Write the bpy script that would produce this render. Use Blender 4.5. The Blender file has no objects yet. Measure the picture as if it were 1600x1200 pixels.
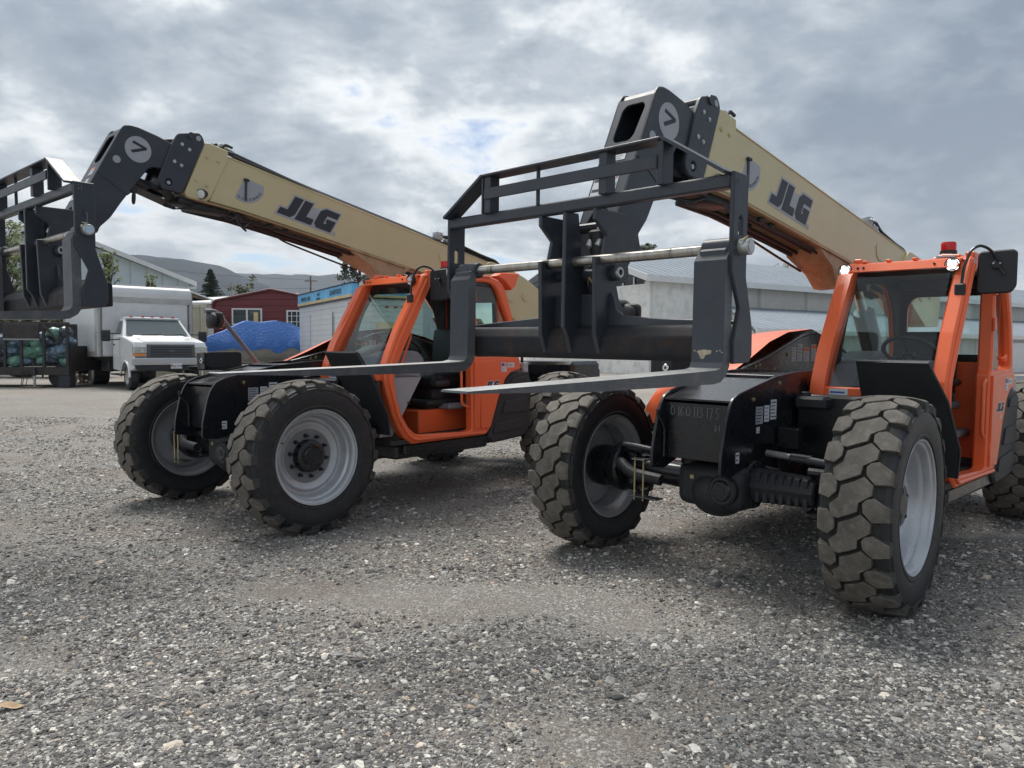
import bpy, bmesh, math, random
from mathutils import Vector, Matrix, noise
R = math.radians
SC = bpy.context.scene
COL = SC.collection
random.seed(7)
PI = math.pi
# ---------------------------------------------------------------- materials
def newmat(name):
    m = bpy.data.materials.new(name); m.use_nodes = True
    nt = m.node_tree; b = nt.nodes['Principled BSDF']; return m, nt, b
def N(nt, t, **kw):
    n = nt.nodes.new(t)
    for k, v in kw.items():
        if k in n.inputs: n.inputs[k].default_value = v
        else: setattr(n, k, v)
    return n
def ramp(nt, fac, stops):
    r = nt.nodes.new('ShaderNodeValToRGB'); e = r.color_ramp.elements
    while len(e) > 1: e.remove(e[-1])
    e[0].position = stops[0][0]; e[0].color = tuple(stops[0][1]) + (1,)
    for p, c in stops[1:]:
        x = e.new(p); x.color = tuple(c) + (1,)
    nt.links.new(fac, r.inputs[0]); return r
def g3(v): return (v, v, v)
def paint(name, col, rough=.45, metal=0, var=.12, dirt=None, dirtamt=.35, scale=3, bump=.0, spec=.5, coat=0, scratch=0):
    m, nt, b = newmat(name); L = nt.links.new
    tc = N(nt, 'ShaderNodeTexCoord')
    n1 = N(nt, 'ShaderNodeTexNoise', Scale=scale, Detail=6, Roughness=.6); L(tc.outputs['Object'], n1.inputs['Vector'])
    c1 = tuple(x * (1 - var) for x in col); c2 = tuple(min(1, x * (1 + var)) for x in col)
    rc = ramp(nt, n1.outputs['Fac'], [(.35, c1), (.65, c2)]); out = rc.outputs[0]
    if dirt:
        n2 = N(nt, 'ShaderNodeTexNoise', Scale=scale * 2.7, Detail=10, Roughness=.7); L(tc.outputs['Object'], n2.inputs['Vector'])
        rr = ramp(nt, n2.outputs['Fac'], [(.48, g3(0)), (.7, g3(dirtamt))])
        mx = N(nt, 'ShaderNodeMixRGB'); mx.inputs[2].default_value = tuple(dirt) + (1,)
        L(rr.outputs[0], mx.inputs[0]); L(out, mx.inputs[1]); out = mx.outputs[0]
    if scratch:
        mp = N(nt, 'ShaderNodeMapping'); mp.inputs['Scale'].default_value = (3, 60, 60); L(tc.outputs['Object'], mp.inputs[0])
        n4 = N(nt, 'ShaderNodeTexNoise', Scale=2.0, Detail=4, Roughness=.7); L(mp.outputs[0], n4.inputs['Vector'])
        rr = ramp(nt, n4.outputs['Fac'], [(.6, g3(0)), (.72, g3(scratch))])
        mx = N(nt, 'ShaderNodeMixRGB'); mx.inputs[2].default_value = (.28, .27, .25, 1)
        L(rr.outputs[0], mx.inputs[0]); L(out, mx.inputs[1]); out = mx.outputs[0]
    L(out, b.inputs['Base Color'])
    n3 = N(nt, 'ShaderNodeTexNoise', Scale=scale * 6, Detail=8); L(tc.outputs['Object'], n3.inputs['Vector'])
    mr = N(nt, 'ShaderNodeMapRange'); mr.inputs[3].default_value = max(.05, rough - .1); mr.inputs[4].default_value = min(1, rough + .13)
    L(n3.outputs['Fac'], mr.inputs[0]); L(mr.outputs[0], b.inputs['Roughness'])
    b.inputs['Metallic'].default_value = metal; b.inputs['Specular IOR Level'].default_value = spec
    if coat: b.inputs['Coat Weight'].default_value = coat; b.inputs['Coat Roughness'].default_value = .12
    if bump:
        bp = N(nt, 'ShaderNodeBump', Strength=bump, Distance=.004); L(n3.outputs['Fac'], bp.inputs['Height']); L(bp.outputs[0], b.inputs['Normal'])
    return m
def flat(name, col, rough=.5, metal=0, emit=None, es=1):
    m, nt, b = newmat(name); b.inputs['Base Color'].default_value = tuple(col) + (1,)
    b.inputs['Roughness'].default_value = rough; b.inputs['Metallic'].default_value = metal
    if emit: b.inputs['Emission Color'].default_value = tuple(emit) + (1,); b.inputs['Emission Strength'].default_value = es
    return m
def glassmat(name, tint, gloss=.9, dark=0):
    m, nt, b = newmat(name); L = nt.links.new; nt.nodes.remove(b); out = nt.nodes['Material Output']
    tr = N(nt, 'ShaderNodeBsdfTransparent'); tr.inputs[0].default_value = tuple(tint) + (1,)
    gl = N(nt, 'ShaderNodeBsdfGlossy', Roughness=.03); gl.inputs[0].default_value = (gloss, gloss, gloss, 1)
    fr = N(nt, 'ShaderNodeFresnel', IOR=1.5); mx = N(nt, 'ShaderNodeMixShader')
    L(fr.outputs[0], mx.inputs[0]); L(tr.outputs[0], mx.inputs[1]); L(gl.outputs[0], mx.inputs[2]); L(mx.outputs[0], out.inputs[0])
    return m
M = {}
M['char'] = paint('charcoal paint', (.030, .037, .049), .4, var=.1, dirt=(.09, .085, .08), dirtamt=.25, scale=2.2, coat=.0)
M['charb'] = paint('charcoal beam paint', (.015, .017, .021), .62, spec=.3, var=.1, dirt=(.10, .045, .02), dirtamt=.4, scale=2.6)
M['forktop'] = paint('worn blade top with sky sheen', (.55, .55, .53), .3, metal=.3, var=.12, dirt=(.2, .19, .17), dirtamt=.4, scale=5)  # worn bare steel, lightened further to carry the grazing sky reflection
M['fork'] = paint('fork steel', (.075, .08, .09), .42, var=.18, dirt=(.24, .22, .19), dirtamt=.4, scale=4, scratch=.5)
M['black'] = paint('black chassis paint', (.008, .0095, .013), .27, var=.15, dirt=(.05, .045, .04), dirtamt=.12, scale=2, coat=.2)
M['plastic'] = paint('black textured plastic', (.018, .02, .024), .55, var=.1, scale=8, bump=.15)
M['tan'] = paint('tan boom paint', (.58, .50, .28), .38, var=.035, dirt=(.3, .24, .14), dirtamt=.12, scale=1.3, coat=.2)
M['tanshade'] = paint('tan underside in shade', (.42, .30, .17), .5, var=.08, dirt=(.1, .06, .035), dirtamt=.5, scale=3)  # boom tan with shade and warm bounce put into the colour
M['orange'] = paint('orange cab paint', (.84, .14, .04), .36, var=.05, dirt=(.5, .2, .12), dirtamt=.15, scale=1.6, coat=.15)
M['greyp'] = paint('grey dash plastic', (.21, .22, .25), .6, var=.05, scale=9, bump=.1)
M['greyl'] = paint('light grey liner', (.33, .34, .36), .55, var=.05, scale=6)
M['rimd'] = paint('rim disc paint', (.22, .23, .245), .42, metal=.3, var=.08, dirt=(.12, .115, .11), dirtamt=.35, scale=5)
M['rim'] = paint('silver rim paint', (.47, .485, .51), .34, metal=.4, var=.06, dirt=(.2, .19, .18), dirtamt=.25, scale=4)
M['side'] = paint('tyre sidewall rubber', (.018, .019, .022), .5, var=.15, dirt=(.07, .066, .06), dirtamt=.35, scale=7, bump=.25)
M['groove'] = paint('tyre groove rubber', (.022, .021, .020), .8, var=.2, dirt=(.09, .08, .07), dirtamt=.4, scale=8)
M['lug'] = paint('dusty tyre tread', (.122, .110, .093), .8, var=.22, dirt=(.27, .25, .22), dirtamt=.55, scale=8, bump=.35)
M['lugs'] = paint('tyre lug flank', (.045, .042, .038), .8, var=.2, dirt=(.15, .135, .12), dirtamt=.5, scale=10, bump=.3)
M['steel'] = barmat = None
def barsteel():
    m, nt, b = newmat('bare steel bar'); L = nt.links.new; tc = N(nt, 'ShaderNodeTexCoord')
    mp = N(nt, 'ShaderNodeMapping'); mp.inputs['Scale'].default_value = (1.2, 9, 1.2); L(tc.outputs['Object'], mp.inputs[0])
    n = N(nt, 'ShaderNodeTexNoise', Scale=1.6, Detail=5, Roughness=.6); L(mp.outputs[0], n.inputs['Vector'])
    r = ramp(nt, n.outputs['Fac'], [(.36, (.05, .045, .04)), (.42, (.30, .28, .25)), (.55, (.46, .44, .41)), (.62, (.40, .36, .30))]); L(r.outputs[0], b.inputs['Base Color'])
    b.inputs['Metallic'].default_value = .85; b.inputs['Roughness'].default_value = .3; return m
M['steel'] = barsteel()
M['alu2'] = paint('grey tube', (.16, .17, .19), .4, var=.08, scale=5)
M['zinc'] = paint('zinc plated', (.5, .51, .5), .35, metal=.8, var=.1, scale=20)
M['brass'] = paint('yellow zinc', (.42, .36, .2), .35, metal=.7, var=.1, scale=20)
M['white'] = paint('white decal', (.62, .64, .66), .5, var=.03, scale=10)
M['decg'] = paint('grey decal', (.36, .375, .41), .5, var=.04, scale=6)
M['ink'] = flat('decal ink', (.02, .024, .034), .5)
M['grime'] = flat('decal print', (.26, .26, .27), .6)
M['red'] = flat('red print', (.55, .03, .02), .5)
M['oran2'] = flat('orange print', (.8, .2, .03), .5)
M['bluep'] = flat('blue print', (.05, .1, .35), .5)
M['beacon'] = flat('red beacon lens', (.55, .015, .015), .2)
M['chrome'] = flat('chrome', (.7, .7, .72), .12, 1)
M['mirror'] = flat('mirror glass', (.55, .65, .68), .05, 1)
M['lens'] = flat('lamp lens unlit', (.75, .77, .74), .15)
M['lit'] = flat('lamp lens lit', (1, 1, 1), .2, emit=(1, .97, .9), es=6)
M['glass'] = glassmat('clear cab glass', (.88, .94, .925))
M['glasst'] = glassmat('tinted cab glass', (.72, .83, .80))
M['seat'] = paint('seat vinyl', (.012, .013, .016), .5, var=.1, scale=8)
M['chalk'] = flat('chalk', (.24, .25, .27), .9)
M['chip'] = paint('chipped edge', (.42, .36, .26), .8, var=.2, scale=30)
M['lining'] = paint('cab lining', (.045, .046, .05), .7, var=.1, scale=6)
M['mat'] = paint('rubber floor mat', (.035, .035, .036), .8, var=.2, scale=12)
# ---------------------------------------------------------------- mesh pieces
def rot_to(axis):
    return Vector((0, 0, 1)).rotation_difference(Vector(axis).normalized()).to_matrix().to_4x4()
def fillet(pts, r, n=4, closed=True):
    out = []; k = len(pts)
    for i in range(k):
        p = Vector(pts[i]).to_3d() if len(pts[i]) == 2 else Vector(pts[i])
        if not closed and i in (0, k - 1): out.append(p); continue
        a = Vector(pts[i - 1]); b = Vector(pts[(i + 1) % k])
        a = a.to_3d() if len(a) == 2 else a; b = b.to_3d() if len(b) == 2 else b
        rr = r[i] if isinstance(r, (list, tuple)) else r
        da = a - p; db = b - p; t = min(rr, da.length * .45, db.length * .45)
        if t < 1e-4: out.append(p); continue
        p0 = p + da.normalized() * t; p1 = p + db.normalized() * t
        for j in range(n + 1):
            s = j / n; out.append(p0 * (1 - s) ** 2 + p * 2 * s * (1 - s) + p1 * s * s)
    return out
class MB:
    def __init__(s): s.v = []; s.f = []; s.fm = []; s.mats = []
    def mi(s, m):
        m = M[m] if isinstance(m, str) else m
        if m not in s.mats: s.mats.append(m)
        return s.mats.index(m)
    def add(s, vs, fs, m, mat=None):
        o = len(s.v); k = s.mi(m)
        s.v += [tuple(mat @ Vector(v)) if mat is not None else tuple(v) for v in vs]
        s.f += [[i + o for i in f] for f in fs]; s.fm += [k] * len(fs); return s
    def bm(s, bm, m, mat=None):
        bm.verts.index_update()
        s.add([v.co.copy() for v in bm.verts], [[v.index for v in f.verts] for f in bm.faces], m, mat); bm.free(); return s
    def box(s, c, d, m, bev=.004, mat=None, seg=1):
        bm = bmesh.new(); bmesh.ops.create_cube(bm, size=1)
        for v in bm.verts: v.co = Vector((v.co.x * d[0], v.co.y * d[1], v.co.z * d[2]))
        bev = min(bev, min(d) * .35)
        if bev > 0: bmesh.ops.bevel(bm, geom=bm.edges[:] , offset=bev, segments=seg, affect='EDGES', profile=.5)
        for v in bm.verts: v.co += Vector(c)
        return s.bm(bm, m, mat)
    def box2(s, a, b, m, bev=.004, mat=None):
        return s.box([(a[i] + b[i]) / 2 for i in range(3)], [abs(a[i] - b[i]) for i in range(3)], m, bev, mat)
    def lathe(s, prof, m, mat=None, n=48, close=False):
        vs = []; fs = []; k = len(prof)
        for i in range(n):
            a = 2 * PI * i / n
            for r, h in prof: vs.append((r * math.cos(a), r * math.sin(a), h))
        for i in range(n):
            j = (i + 1) % n
            for q in range(k - 1 if not close else k):
                q2 = (q + 1) % k; fs.append([i * k + q, j * k + q, j * k + q2, i * k + q2])
        return s.add(vs, fs, m, mat)
    def cyl(s, p0, p1, r, m, n=20, r2=None, bev=.0, mat=None):
        p0 = Vector(p0); p1 = Vector(p1); h = (p1 - p0).length; r2 = r if r2 is None else r2
        T = Matrix.Translation(p0) @ rot_to(p1 - p0)
        if mat is not None: T = mat @ T
        b = min(bev, r * .4, h * .4)
        pr = [(0, 0), (r - b, 0)] + ([(r, b), (r2, h - b)] if b else [(r2, h)] if r2 != r or True else []) + [(r2 - b, h), (0, h)]
        return s.lathe([(max(a, 1e-5), c) for a, c in pr], m, T, n)
    def tube(s, pts, r, m, n=8, fil=0, mat=None, cap=True):
        P = fillet(pts, fil, 5, False) if fil else [Vector(p) for p in pts]
        vs = []; fs = []; up = None
        for i, p in enumerate(P):
            t = (P[min(i + 1, len(P) - 1)] - P[max(i - 1, 0)]).normalized()
            if up is None: up = t.orthogonal().normalized()
            up = (up - t * up.dot(t)).normalized(); sd = t.cross(up)
            for j in range(n):
                a = 2 * PI * j / n; vs.append(p + (up * math.cos(a) + sd * math.sin(a)) * r)
        for i in range(len(P) - 1):
            for j in range(n):
                k = (j + 1) % n; fs.append([i * n + j, i * n + k, i * n + n + k, i * n + n + j])
        if cap: fs.append(list(range(n))[::-1]); fs.append([(len(P) - 1) * n + j for j in range(n)])
        return s.add(vs, fs, m, mat)
    def sph(s, c, r, m, sc=(1, 1, 1), n=14, mat=None):
        bm = bmesh.new(); bmesh.ops.create_uvsphere(bm, u_segments=n, v_segments=max(6, n // 2), radius=r)
        for v in bm.verts: v.co = Vector((v.co.x * sc[0], v.co.y * sc[1], v.co.z * sc[2])) + Vector(c)
        return s.bm(bm, m, mat)
    def plate(s, loops, th, m, plane='y', pos=0, bev=.003, mat=None, fil=0):
        cu = bpy.data.curves.new('t', 'CURVE'); cu.dimensions = '2D'; cu.fill_mode = 'BOTH'
        b = min(bev, th * .3); cu.extrude = th / 2 - b; cu.bevel_depth = b; cu.bevel_resolution = 0; cu.offset = -b
        if loops and not isinstance(loops[0][0], (list, tuple, Vector)): loops = [loops]
        for k, lp in enumerate(loops):
            fr = fil[k] if isinstance(fil, (list, tuple)) else fil
            P = fillet(lp, fr) if fr else [Vector(p).to_3d() for p in lp]
            sp = cu.splines.new('POLY'); sp.points.add(len(P) - 1)
            for i, p in enumerate(P): sp.points[i].co = (p[0], p[1], 0, 1)
            sp.use_cyclic_u = True
        ob = bpy.data.objects.new('t', cu); me = bpy.data.meshes.new_from_object(ob)
        T = {'y': Matrix(((1, 0, 0, 0), (0, 0, -1, pos), (0, 1, 0, 0), (0, 0, 0, 1))),
             'x': Matrix(((0, 0, 1, pos), (1, 0, 0, 0), (0, 1, 0, 0), (0, 0, 0, 1))),
             'z': Matrix(((1, 0, 0, 0), (0, 1, 0, 0), (0, 0, 1, pos), (0, 0, 0, 1)))}[plane]
        if mat is not None: T = mat @ T
        s.add([v.co.copy() for v in me.vertices], [list(p.vertices) for p in me.polygons], m, T)
        bpy.data.objects.remove(ob); bpy.data.curves.remove(cu); bpy.data.meshes.remove(me); return s
    def text(s, t, size, m, mat, ext=.0008, align='CENTER', shear=0, bold=0, sx=1):
        cu = bpy.data.curves.new('t', 'FONT'); cu.body = t; cu.size = size; cu.extrude = ext; cu.align_x = align; cu.align_y = 'CENTER'; cu.shear = shear; cu.offset = bold
        ob = bpy.data.objects.new('t', cu); me = bpy.data.meshes.new_from_object(ob)
        s.add([Vector((v.co.x * sx, v.co.y, v.co.z)) for v in me.vertices], [list(p.vertices) for p in me.polygons], m, mat)
        bpy.data.objects.remove(ob); bpy.data.curves.remove(cu); bpy.data.meshes.remove(me); return s
    def prism(s, bot, top, m, mat=None):
        n = len(bot); return s.add(list(bot) + list(top), [list(range(n))[::-1], list(range(n, 2 * n))] + [[i, (i + 1) % n, n + (i + 1) % n, n + i] for i in range(n)], m, mat)
    def mesh(s, name, smooth=35):
        me = bpy.data.meshes.new(name); me.from_pydata(s.v, [], s.f)
        for m in s.mats: me.materials.append(m)
        me.polygons.foreach_set('material_index', s.fm)
        bm = bmesh.new(); bm.from_mesh(me); bmesh.ops.recalc_face_normals(bm, faces=bm.faces); bm.to_mesh(me); bm.free()
        if smooth:
            me.polygons.foreach_set('use_smooth', [True] * len(me.polygons)); me.set_sharp_from_angle(angle=R(smooth))
        me.update(); return me
    def obj(s, name, parent=None, smooth=35, label=None):
        o = bpy.data.objects.new(name, s.mesh(name, smooth)); COL.objects.link(o)
        if parent: o.parent = parent
        if label: o['label'] = label
        return o
def thing(name, label, cat, loc=(0, 0, 0), rz=0, group=None, mat=None):
    o = bpy.data.objects.new(name, None); COL.objects.link(o); o.empty_display_size = .2
    if mat is not None: o.matrix_world = mat
    else: o.location = loc; o.rotation_euler = (0, 0, rz)
    o['label'] = label; o['category'] = cat
    if group: o['group'] = group
    return o
def tag(o, label=None, cat=None, group=None, kind=None):
    for k, v in (('label', label), ('category', cat), ('group', group), ('kind', kind)):
        if v: o[k] = v
    return o
def frame2(o, ex, ey):
    "matrix whose local x, y are ex, ey with origin o"
    ex = Vector(ex).normalized(); ey = Vector(ey); ez = ex.cross(ey).normalized(); ey = ez.cross(ex)
    m = Matrix((ex, ey, ez)).transposed().to_4x4(); m.translation = Vector(o); return m
# ---------------------------------------------------------------- camera (fitted to the photograph)
F, CH, PITCH, ROLL = 1194.37, 1.5176, .04578, .00509
fwd = Vector((0, math.cos(PITCH), -math.sin(PITCH))); rt = Vector((1, 0, 0)); up = rt.cross(fwd)
rt2 = rt * math.cos(ROLL) + up * math.sin(ROLL); up2 = -rt * math.sin(ROLL) + up * math.cos(ROLL)
cam = bpy.data.cameras.new('camera'); camo = bpy.data.objects.new('camera', cam); COL.objects.link(camo)
mm = Matrix((rt2, up2, -fwd)).transposed().to_4x4(); mm.translation = (0, 0, CH); camo.matrix_world = mm
cam.sensor_width = 36; cam.lens = 36 * F / 1600; cam.clip_start = .05; cam.clip_end = 20000
SC.camera = camo
def gz(x, y):
    t = min(1, max(0, (y - 12) / 12)); return .15 * t * t * (3 - 2 * t)
def at(px, py, Y):
    "point seen at photo pixel (px, py), Y metres in front of the camera along the ground"
    d = fwd + rt2 * ((px - 800) / F) + up2 * ((600 - py) / F); t = Y / d.y
    return Vector((0, 0, CH)) + d * t
# ---------------------------------------------------------------- telehandler wheel (axis = local y, outer face +y)
YAX = Matrix(((1, 0, 0, 0), (0, 0, 1, 0), (0, 1, 0, 0), (0, 0, 0, 1)))   # lathe height -> +y
def tyre_mesh():
    b = MB()
    prof = [(.385, .150), (.392, .164), (.42, .176), (.47, .186), (.52, .187), (.556, .181), (.582, .170), (.594, .152), (.602, .12), (.604, 0)]
    prof = prof + [(r, -w) for r, w in prof[::-1][1:]] + [(.40, -.12), (.40, .12)]
    b.lathe(prof[:-2], 'side', YAX, 96)
    # moulded ring on the sidewall
    for s in (1, -1):
        b.lathe([(.555, .1805 * s), (.557, .186 * s), (.563, .186 * s), (.566, .177 * s)], 'side', YAX, 96)
        b.lathe([(.405, .171 * s), (.408, .178 * s), (.418, .181 * s), (.424, .177 * s)], 'side', YAX, 96)
    def Rt(w): return .635 - .021 * (abs(w) / .185) ** 2.2
    centre = [(-.067, .061), (.0, .091), (.048, .122), (.100, .08), (.098, .024), (.033, -.024), (.029, -.073), (-.02, -.098), (-.073, -.122), (-.112, -.118), (-.124, -.049), (-.075, -.006)]
    left = [(-.187, .049), (-.187, .118), (-.125, .124), (-.084, .073), (-.084, .024), (-.122, -.018), (-.187, -.002)]
    right = [(.048, -.024), (.066, 0), (.106, .013), (.187, -.036), (.187, -.112), (.102, -.122), (.054, -.073)]
    NP = 20; rnd = random.Random(3)
    def pt(w, v, r, th0):
        a = th0 + v / .635; return Vector((r * math.cos(a), w, r * math.sin(a)))
    for i in range(NP):
        th0 = 2 * PI * i / NP
        for kind, poly in ((0, centre), (1, left), (1, right)):
            P = []
            for w, v in poly: P.append((w, v * 1.0))
            cx = sum(p[0] for p in P) / len(P); cy = sum(p[1] for p in P) / len(P)
            if kind == 0: cx, cy = -.012, -.003
            # subdivide outline
            Q = []
            for k in range(len(P)):
                a, c = P[k], P[(k + 1) % len(P)]; Q.append(a); Q.append(((a[0] + c[0]) / 2, (a[1] + c[1]) / 2))
            top = []; ch = []; base = []
            for w, v in Q:
                sh = .93 if kind == 0 else .91
                w1 = cx + (w - cx) * sh; v1 = cy + (v - cy) * sh; w2 = cx + (w - cx) * .965; v2 = cy + (v - cy) * .965
                outer = abs(w) > .18
                if outer:
                    sg = 1 if w > 0 else -1
                    top.append(pt(sg * .172, v1, Rt(.172), th0)); ch.append(pt(sg * .184, v2, Rt(.18) - .008, th0)); base.append(pt(sg * .190, cy + (v - cy) * 1.03, .553, th0))
                else:
                    top.append(pt(w1, v1, Rt(w1), th0)); ch.append(pt(w2, v2, Rt(w2) - .003, th0)); base.append(pt(w, v, .600 if abs(w) < .14 else .592, th0))
            n = len(Q); c = pt(cx, cy, Rt(cx) + .0004, th0); vs = top + ch + base + [c]
            b.add(vs, [[k, (k + 1) % n, 3 * n] for k in range(n)], 'lug')
            b.add(vs, [[n + k, n + (k + 1) % n, (k + 1) % n, k] for k in range(n)], 'lug')
            b.add(vs, [[2 * n + k, 2 * n + (k + 1) % n, n + (k + 1) % n, n + k] for k in range(n)], 'lugs')
    b.lathe([(.596, .15), (.6055, .12), (.607, 0), (.6055, -.12), (.596, -.15)], 'groove', YAX, 96)
    return b
def rim_mesh():
    b = MB()
    b.lathe([(.378, .158), (.383, .172), (.391, .175), (.394, .170), (.396, .15)], 'rim', YAX, 72)
    b.lathe([(.378, .158), (.362, .150), (.354, .135), (.350, .11), (.338, .098), (.331, .085), (.328, .045), (.318, .026), (.300, .022), (.288, .034), (.276, .042), (.258, .036), (.243, .022), (.225, .018)], 'rim', YAX, 72)
    b.lathe([(.225, .018), (.10, .018)], 'rimd', YAX, 72)
    b.lathe([(.330, .052), (.330, -.09), (.346, -.10), (.352, -.13), (.368, -.15), (.383, -.172), (.392, -.175), (.396, -.165), (.396, -.15)], 'rim', YAX, 72)
    b.lathe([(.324, .03), (.322, -.09), (.338, -.105), (.345, -.135), (.362, -.156), (.378, -.172)], 'rim', YAX, 72)
    b.lathe([(.32, .028), (.25, .008), (.10, .006)], 'rim', YAX, 72)
    b.cyl((.30 * math.cos(.6), .036, .30 * math.sin(.6)), (.285 * math.cos(.6), .075, .285 * math.sin(.6)), .006, 'brass', 8)
    return b
def hub_mesh():
    b = MB()
    b.lathe([(.001, .096), (.07, .096), (.078, .088), (.115, .086), (.130, .076), (.137, .05), (.140, .018)], 'black', YAX, 32)
    for k in range(5):
        a = k * 2 * PI / 5; b.box((0, .085, 0), (.02, .02, .11), 'black', .004, Matrix.Rotation(a, 4, 'Y') @ Matrix.Translation((0, 0, .055)))
    b.lathe([(.15, -.02), (.16, -.10), (.15, -.16), (.09, -.19)], 'black', YAX, 32)
    return b
def nut_mesh(a):
    b = MB(); x, z = .172 * math.cos(a), .172 * math.sin(a)
    b.cyl((x, .012, z), (x, .034, z), .018, 'black', 6, bev=.002); b.cyl((x, .03, z), (x, .062, z), .0115, 'black', 10, bev=.002); return b
WM = {}
def make_wheel(parent, loc, rz, side, spin):
    "rim mesh is the part; tyre, hub and nuts are sub-parts"
    if not WM:
        WM['rim'] = rim_mesh().mesh('wheel'); WM['tyre'] = tyre_mesh().mesh('tyre', 14); WM['hub'] = hub_mesh().mesh('hub')
        WM['nut'] = [nut_mesh(PI / 10 + k * PI / 5).mesh('wheel_nut') for k in range(10)]
    w = bpy.data.objects.new('wheel', WM['rim']); COL.objects.link(w); w.parent = parent
    w.location = loc; w.rotation_mode = 'XYZ'
    w.rotation_euler = (0, spin if side > 0 else -spin, rz + (0 if side > 0 else PI))
    w.matrix_local = Matrix.Translation(loc) @ Matrix.Rotation(rz + (0 if side > 0 else PI), 4, 'Z') @ Matrix.Rotation(spin, 4, 'Y')
    for nme in ('tyre', 'hub'):
        o = bpy.data.objects.new(nme, WM[nme]); COL.objects.link(o); o.parent = w
    for k in range(10):
        o = bpy.data.objects.new('wheel_nut', WM['nut'][k]); COL.objects.link(o); o.parent = w
    return w
# ---------------------------------------------------------------- telehandler (local frame: x forward, y left, z up, origin under the front axle)
WB, HT = 3.539, 1.077
BY0, BY1 = -.15, .11          # boom side faces
bx = Vector((-.9894, 0, -.1452)); bz = Vector((-.1452, 0, .9894))   # along the boom rearwards / up, seen from the left
def jlg(b, o, w, ex, ey, white='decg', ink='ink', n=None, reg=True):
    "block letters J L G on a pale outline; o = lower left, ex = reading direction, w = overall width"
    T = frame2(o, ex, ey); s = w / .723; sh = .40
    def tr(P, z): return [Vector(((u + sh * v) * s, v * s, z)) for u, v in P]
    back = [(-.005, .0), (-.005, .098), (.068, .098), (.082, .247), (.20, .247), (.204, .236), (.315, .236), (.33, .247), (.40, .247), (.64, .247), (.635, 0)]
    back = [(0, 0), (0, .10), (.078, .10), (.078, .247), (.318, .247), (.318, .20), (.40, .20), (.44, .247), (.635, .247), (.635, 0)]
    J = [(.095, .23), (.19, .23), (.19, .055), (.158, .018), (.018, .018), (.018, .083), (.095, .083)]
    Lt = [(.208, .23), (.303, .23), (.303, .083), (.385, .083), (.392, .06), (.392, .018), (.208, .018)]
    G = [(.452, .23), (.618, .23), (.618, .165), (.50, .165), (.50, .083), (.528, .083), (.528, .098), (.513, .098), (.513, .137), (.618, .137), (.618, .018), (.448, .018), (.408, .055), (.408, .19)]
    for P, z, m in ((back, .001, white), (J, .0025, ink), (Lt, .0025, ink), (G, .0025, ink)):
        Q = [(p.x, p.y) for p in tr(P, 0)]
        b.plate(Q, .0012, m, 'z', z, bev=0, mat=T)
    if reg: b.cyl((.672 * s, .018 * s, .0), (.672 * s, .018 * s, .002), .02 * s, white, 20, mat=T)
def decal(b, o, ex, ey, w, h, rows, mats=('white', 'grime'), head=None):
    T = frame2(o, ex, ey); b.box((w / 2, h / 2, .0006), (w, h, .0012), mats[0], 0, T)
    rnd = random.Random(int(w * 1e4 + h * 1e5))
    y = h * .95
    if head: b.box((w / 2, h * .86, .0016), (w * .94, h * .2, .0008), head, 0, T); y = h * .72
    st = (y - h * .06) / rows
    for i in range(rows):
        ww = w * rnd.uniform(.5, .88); b.box((w * .06 + ww / 2, y - st * (i + .5), .0016), (ww, st * .28, .0008), mats[1], 0, T)
def bolt(b, p, d, r=.012, m='zinc', h=.012):
    p = Vector(p); d = Vector(d).normalized(); b.cyl(p, p + d * h, r, m, 6, bev=.002); b.cyl(p, p + d * h * .35, r * 1.35, m, 14)
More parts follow.
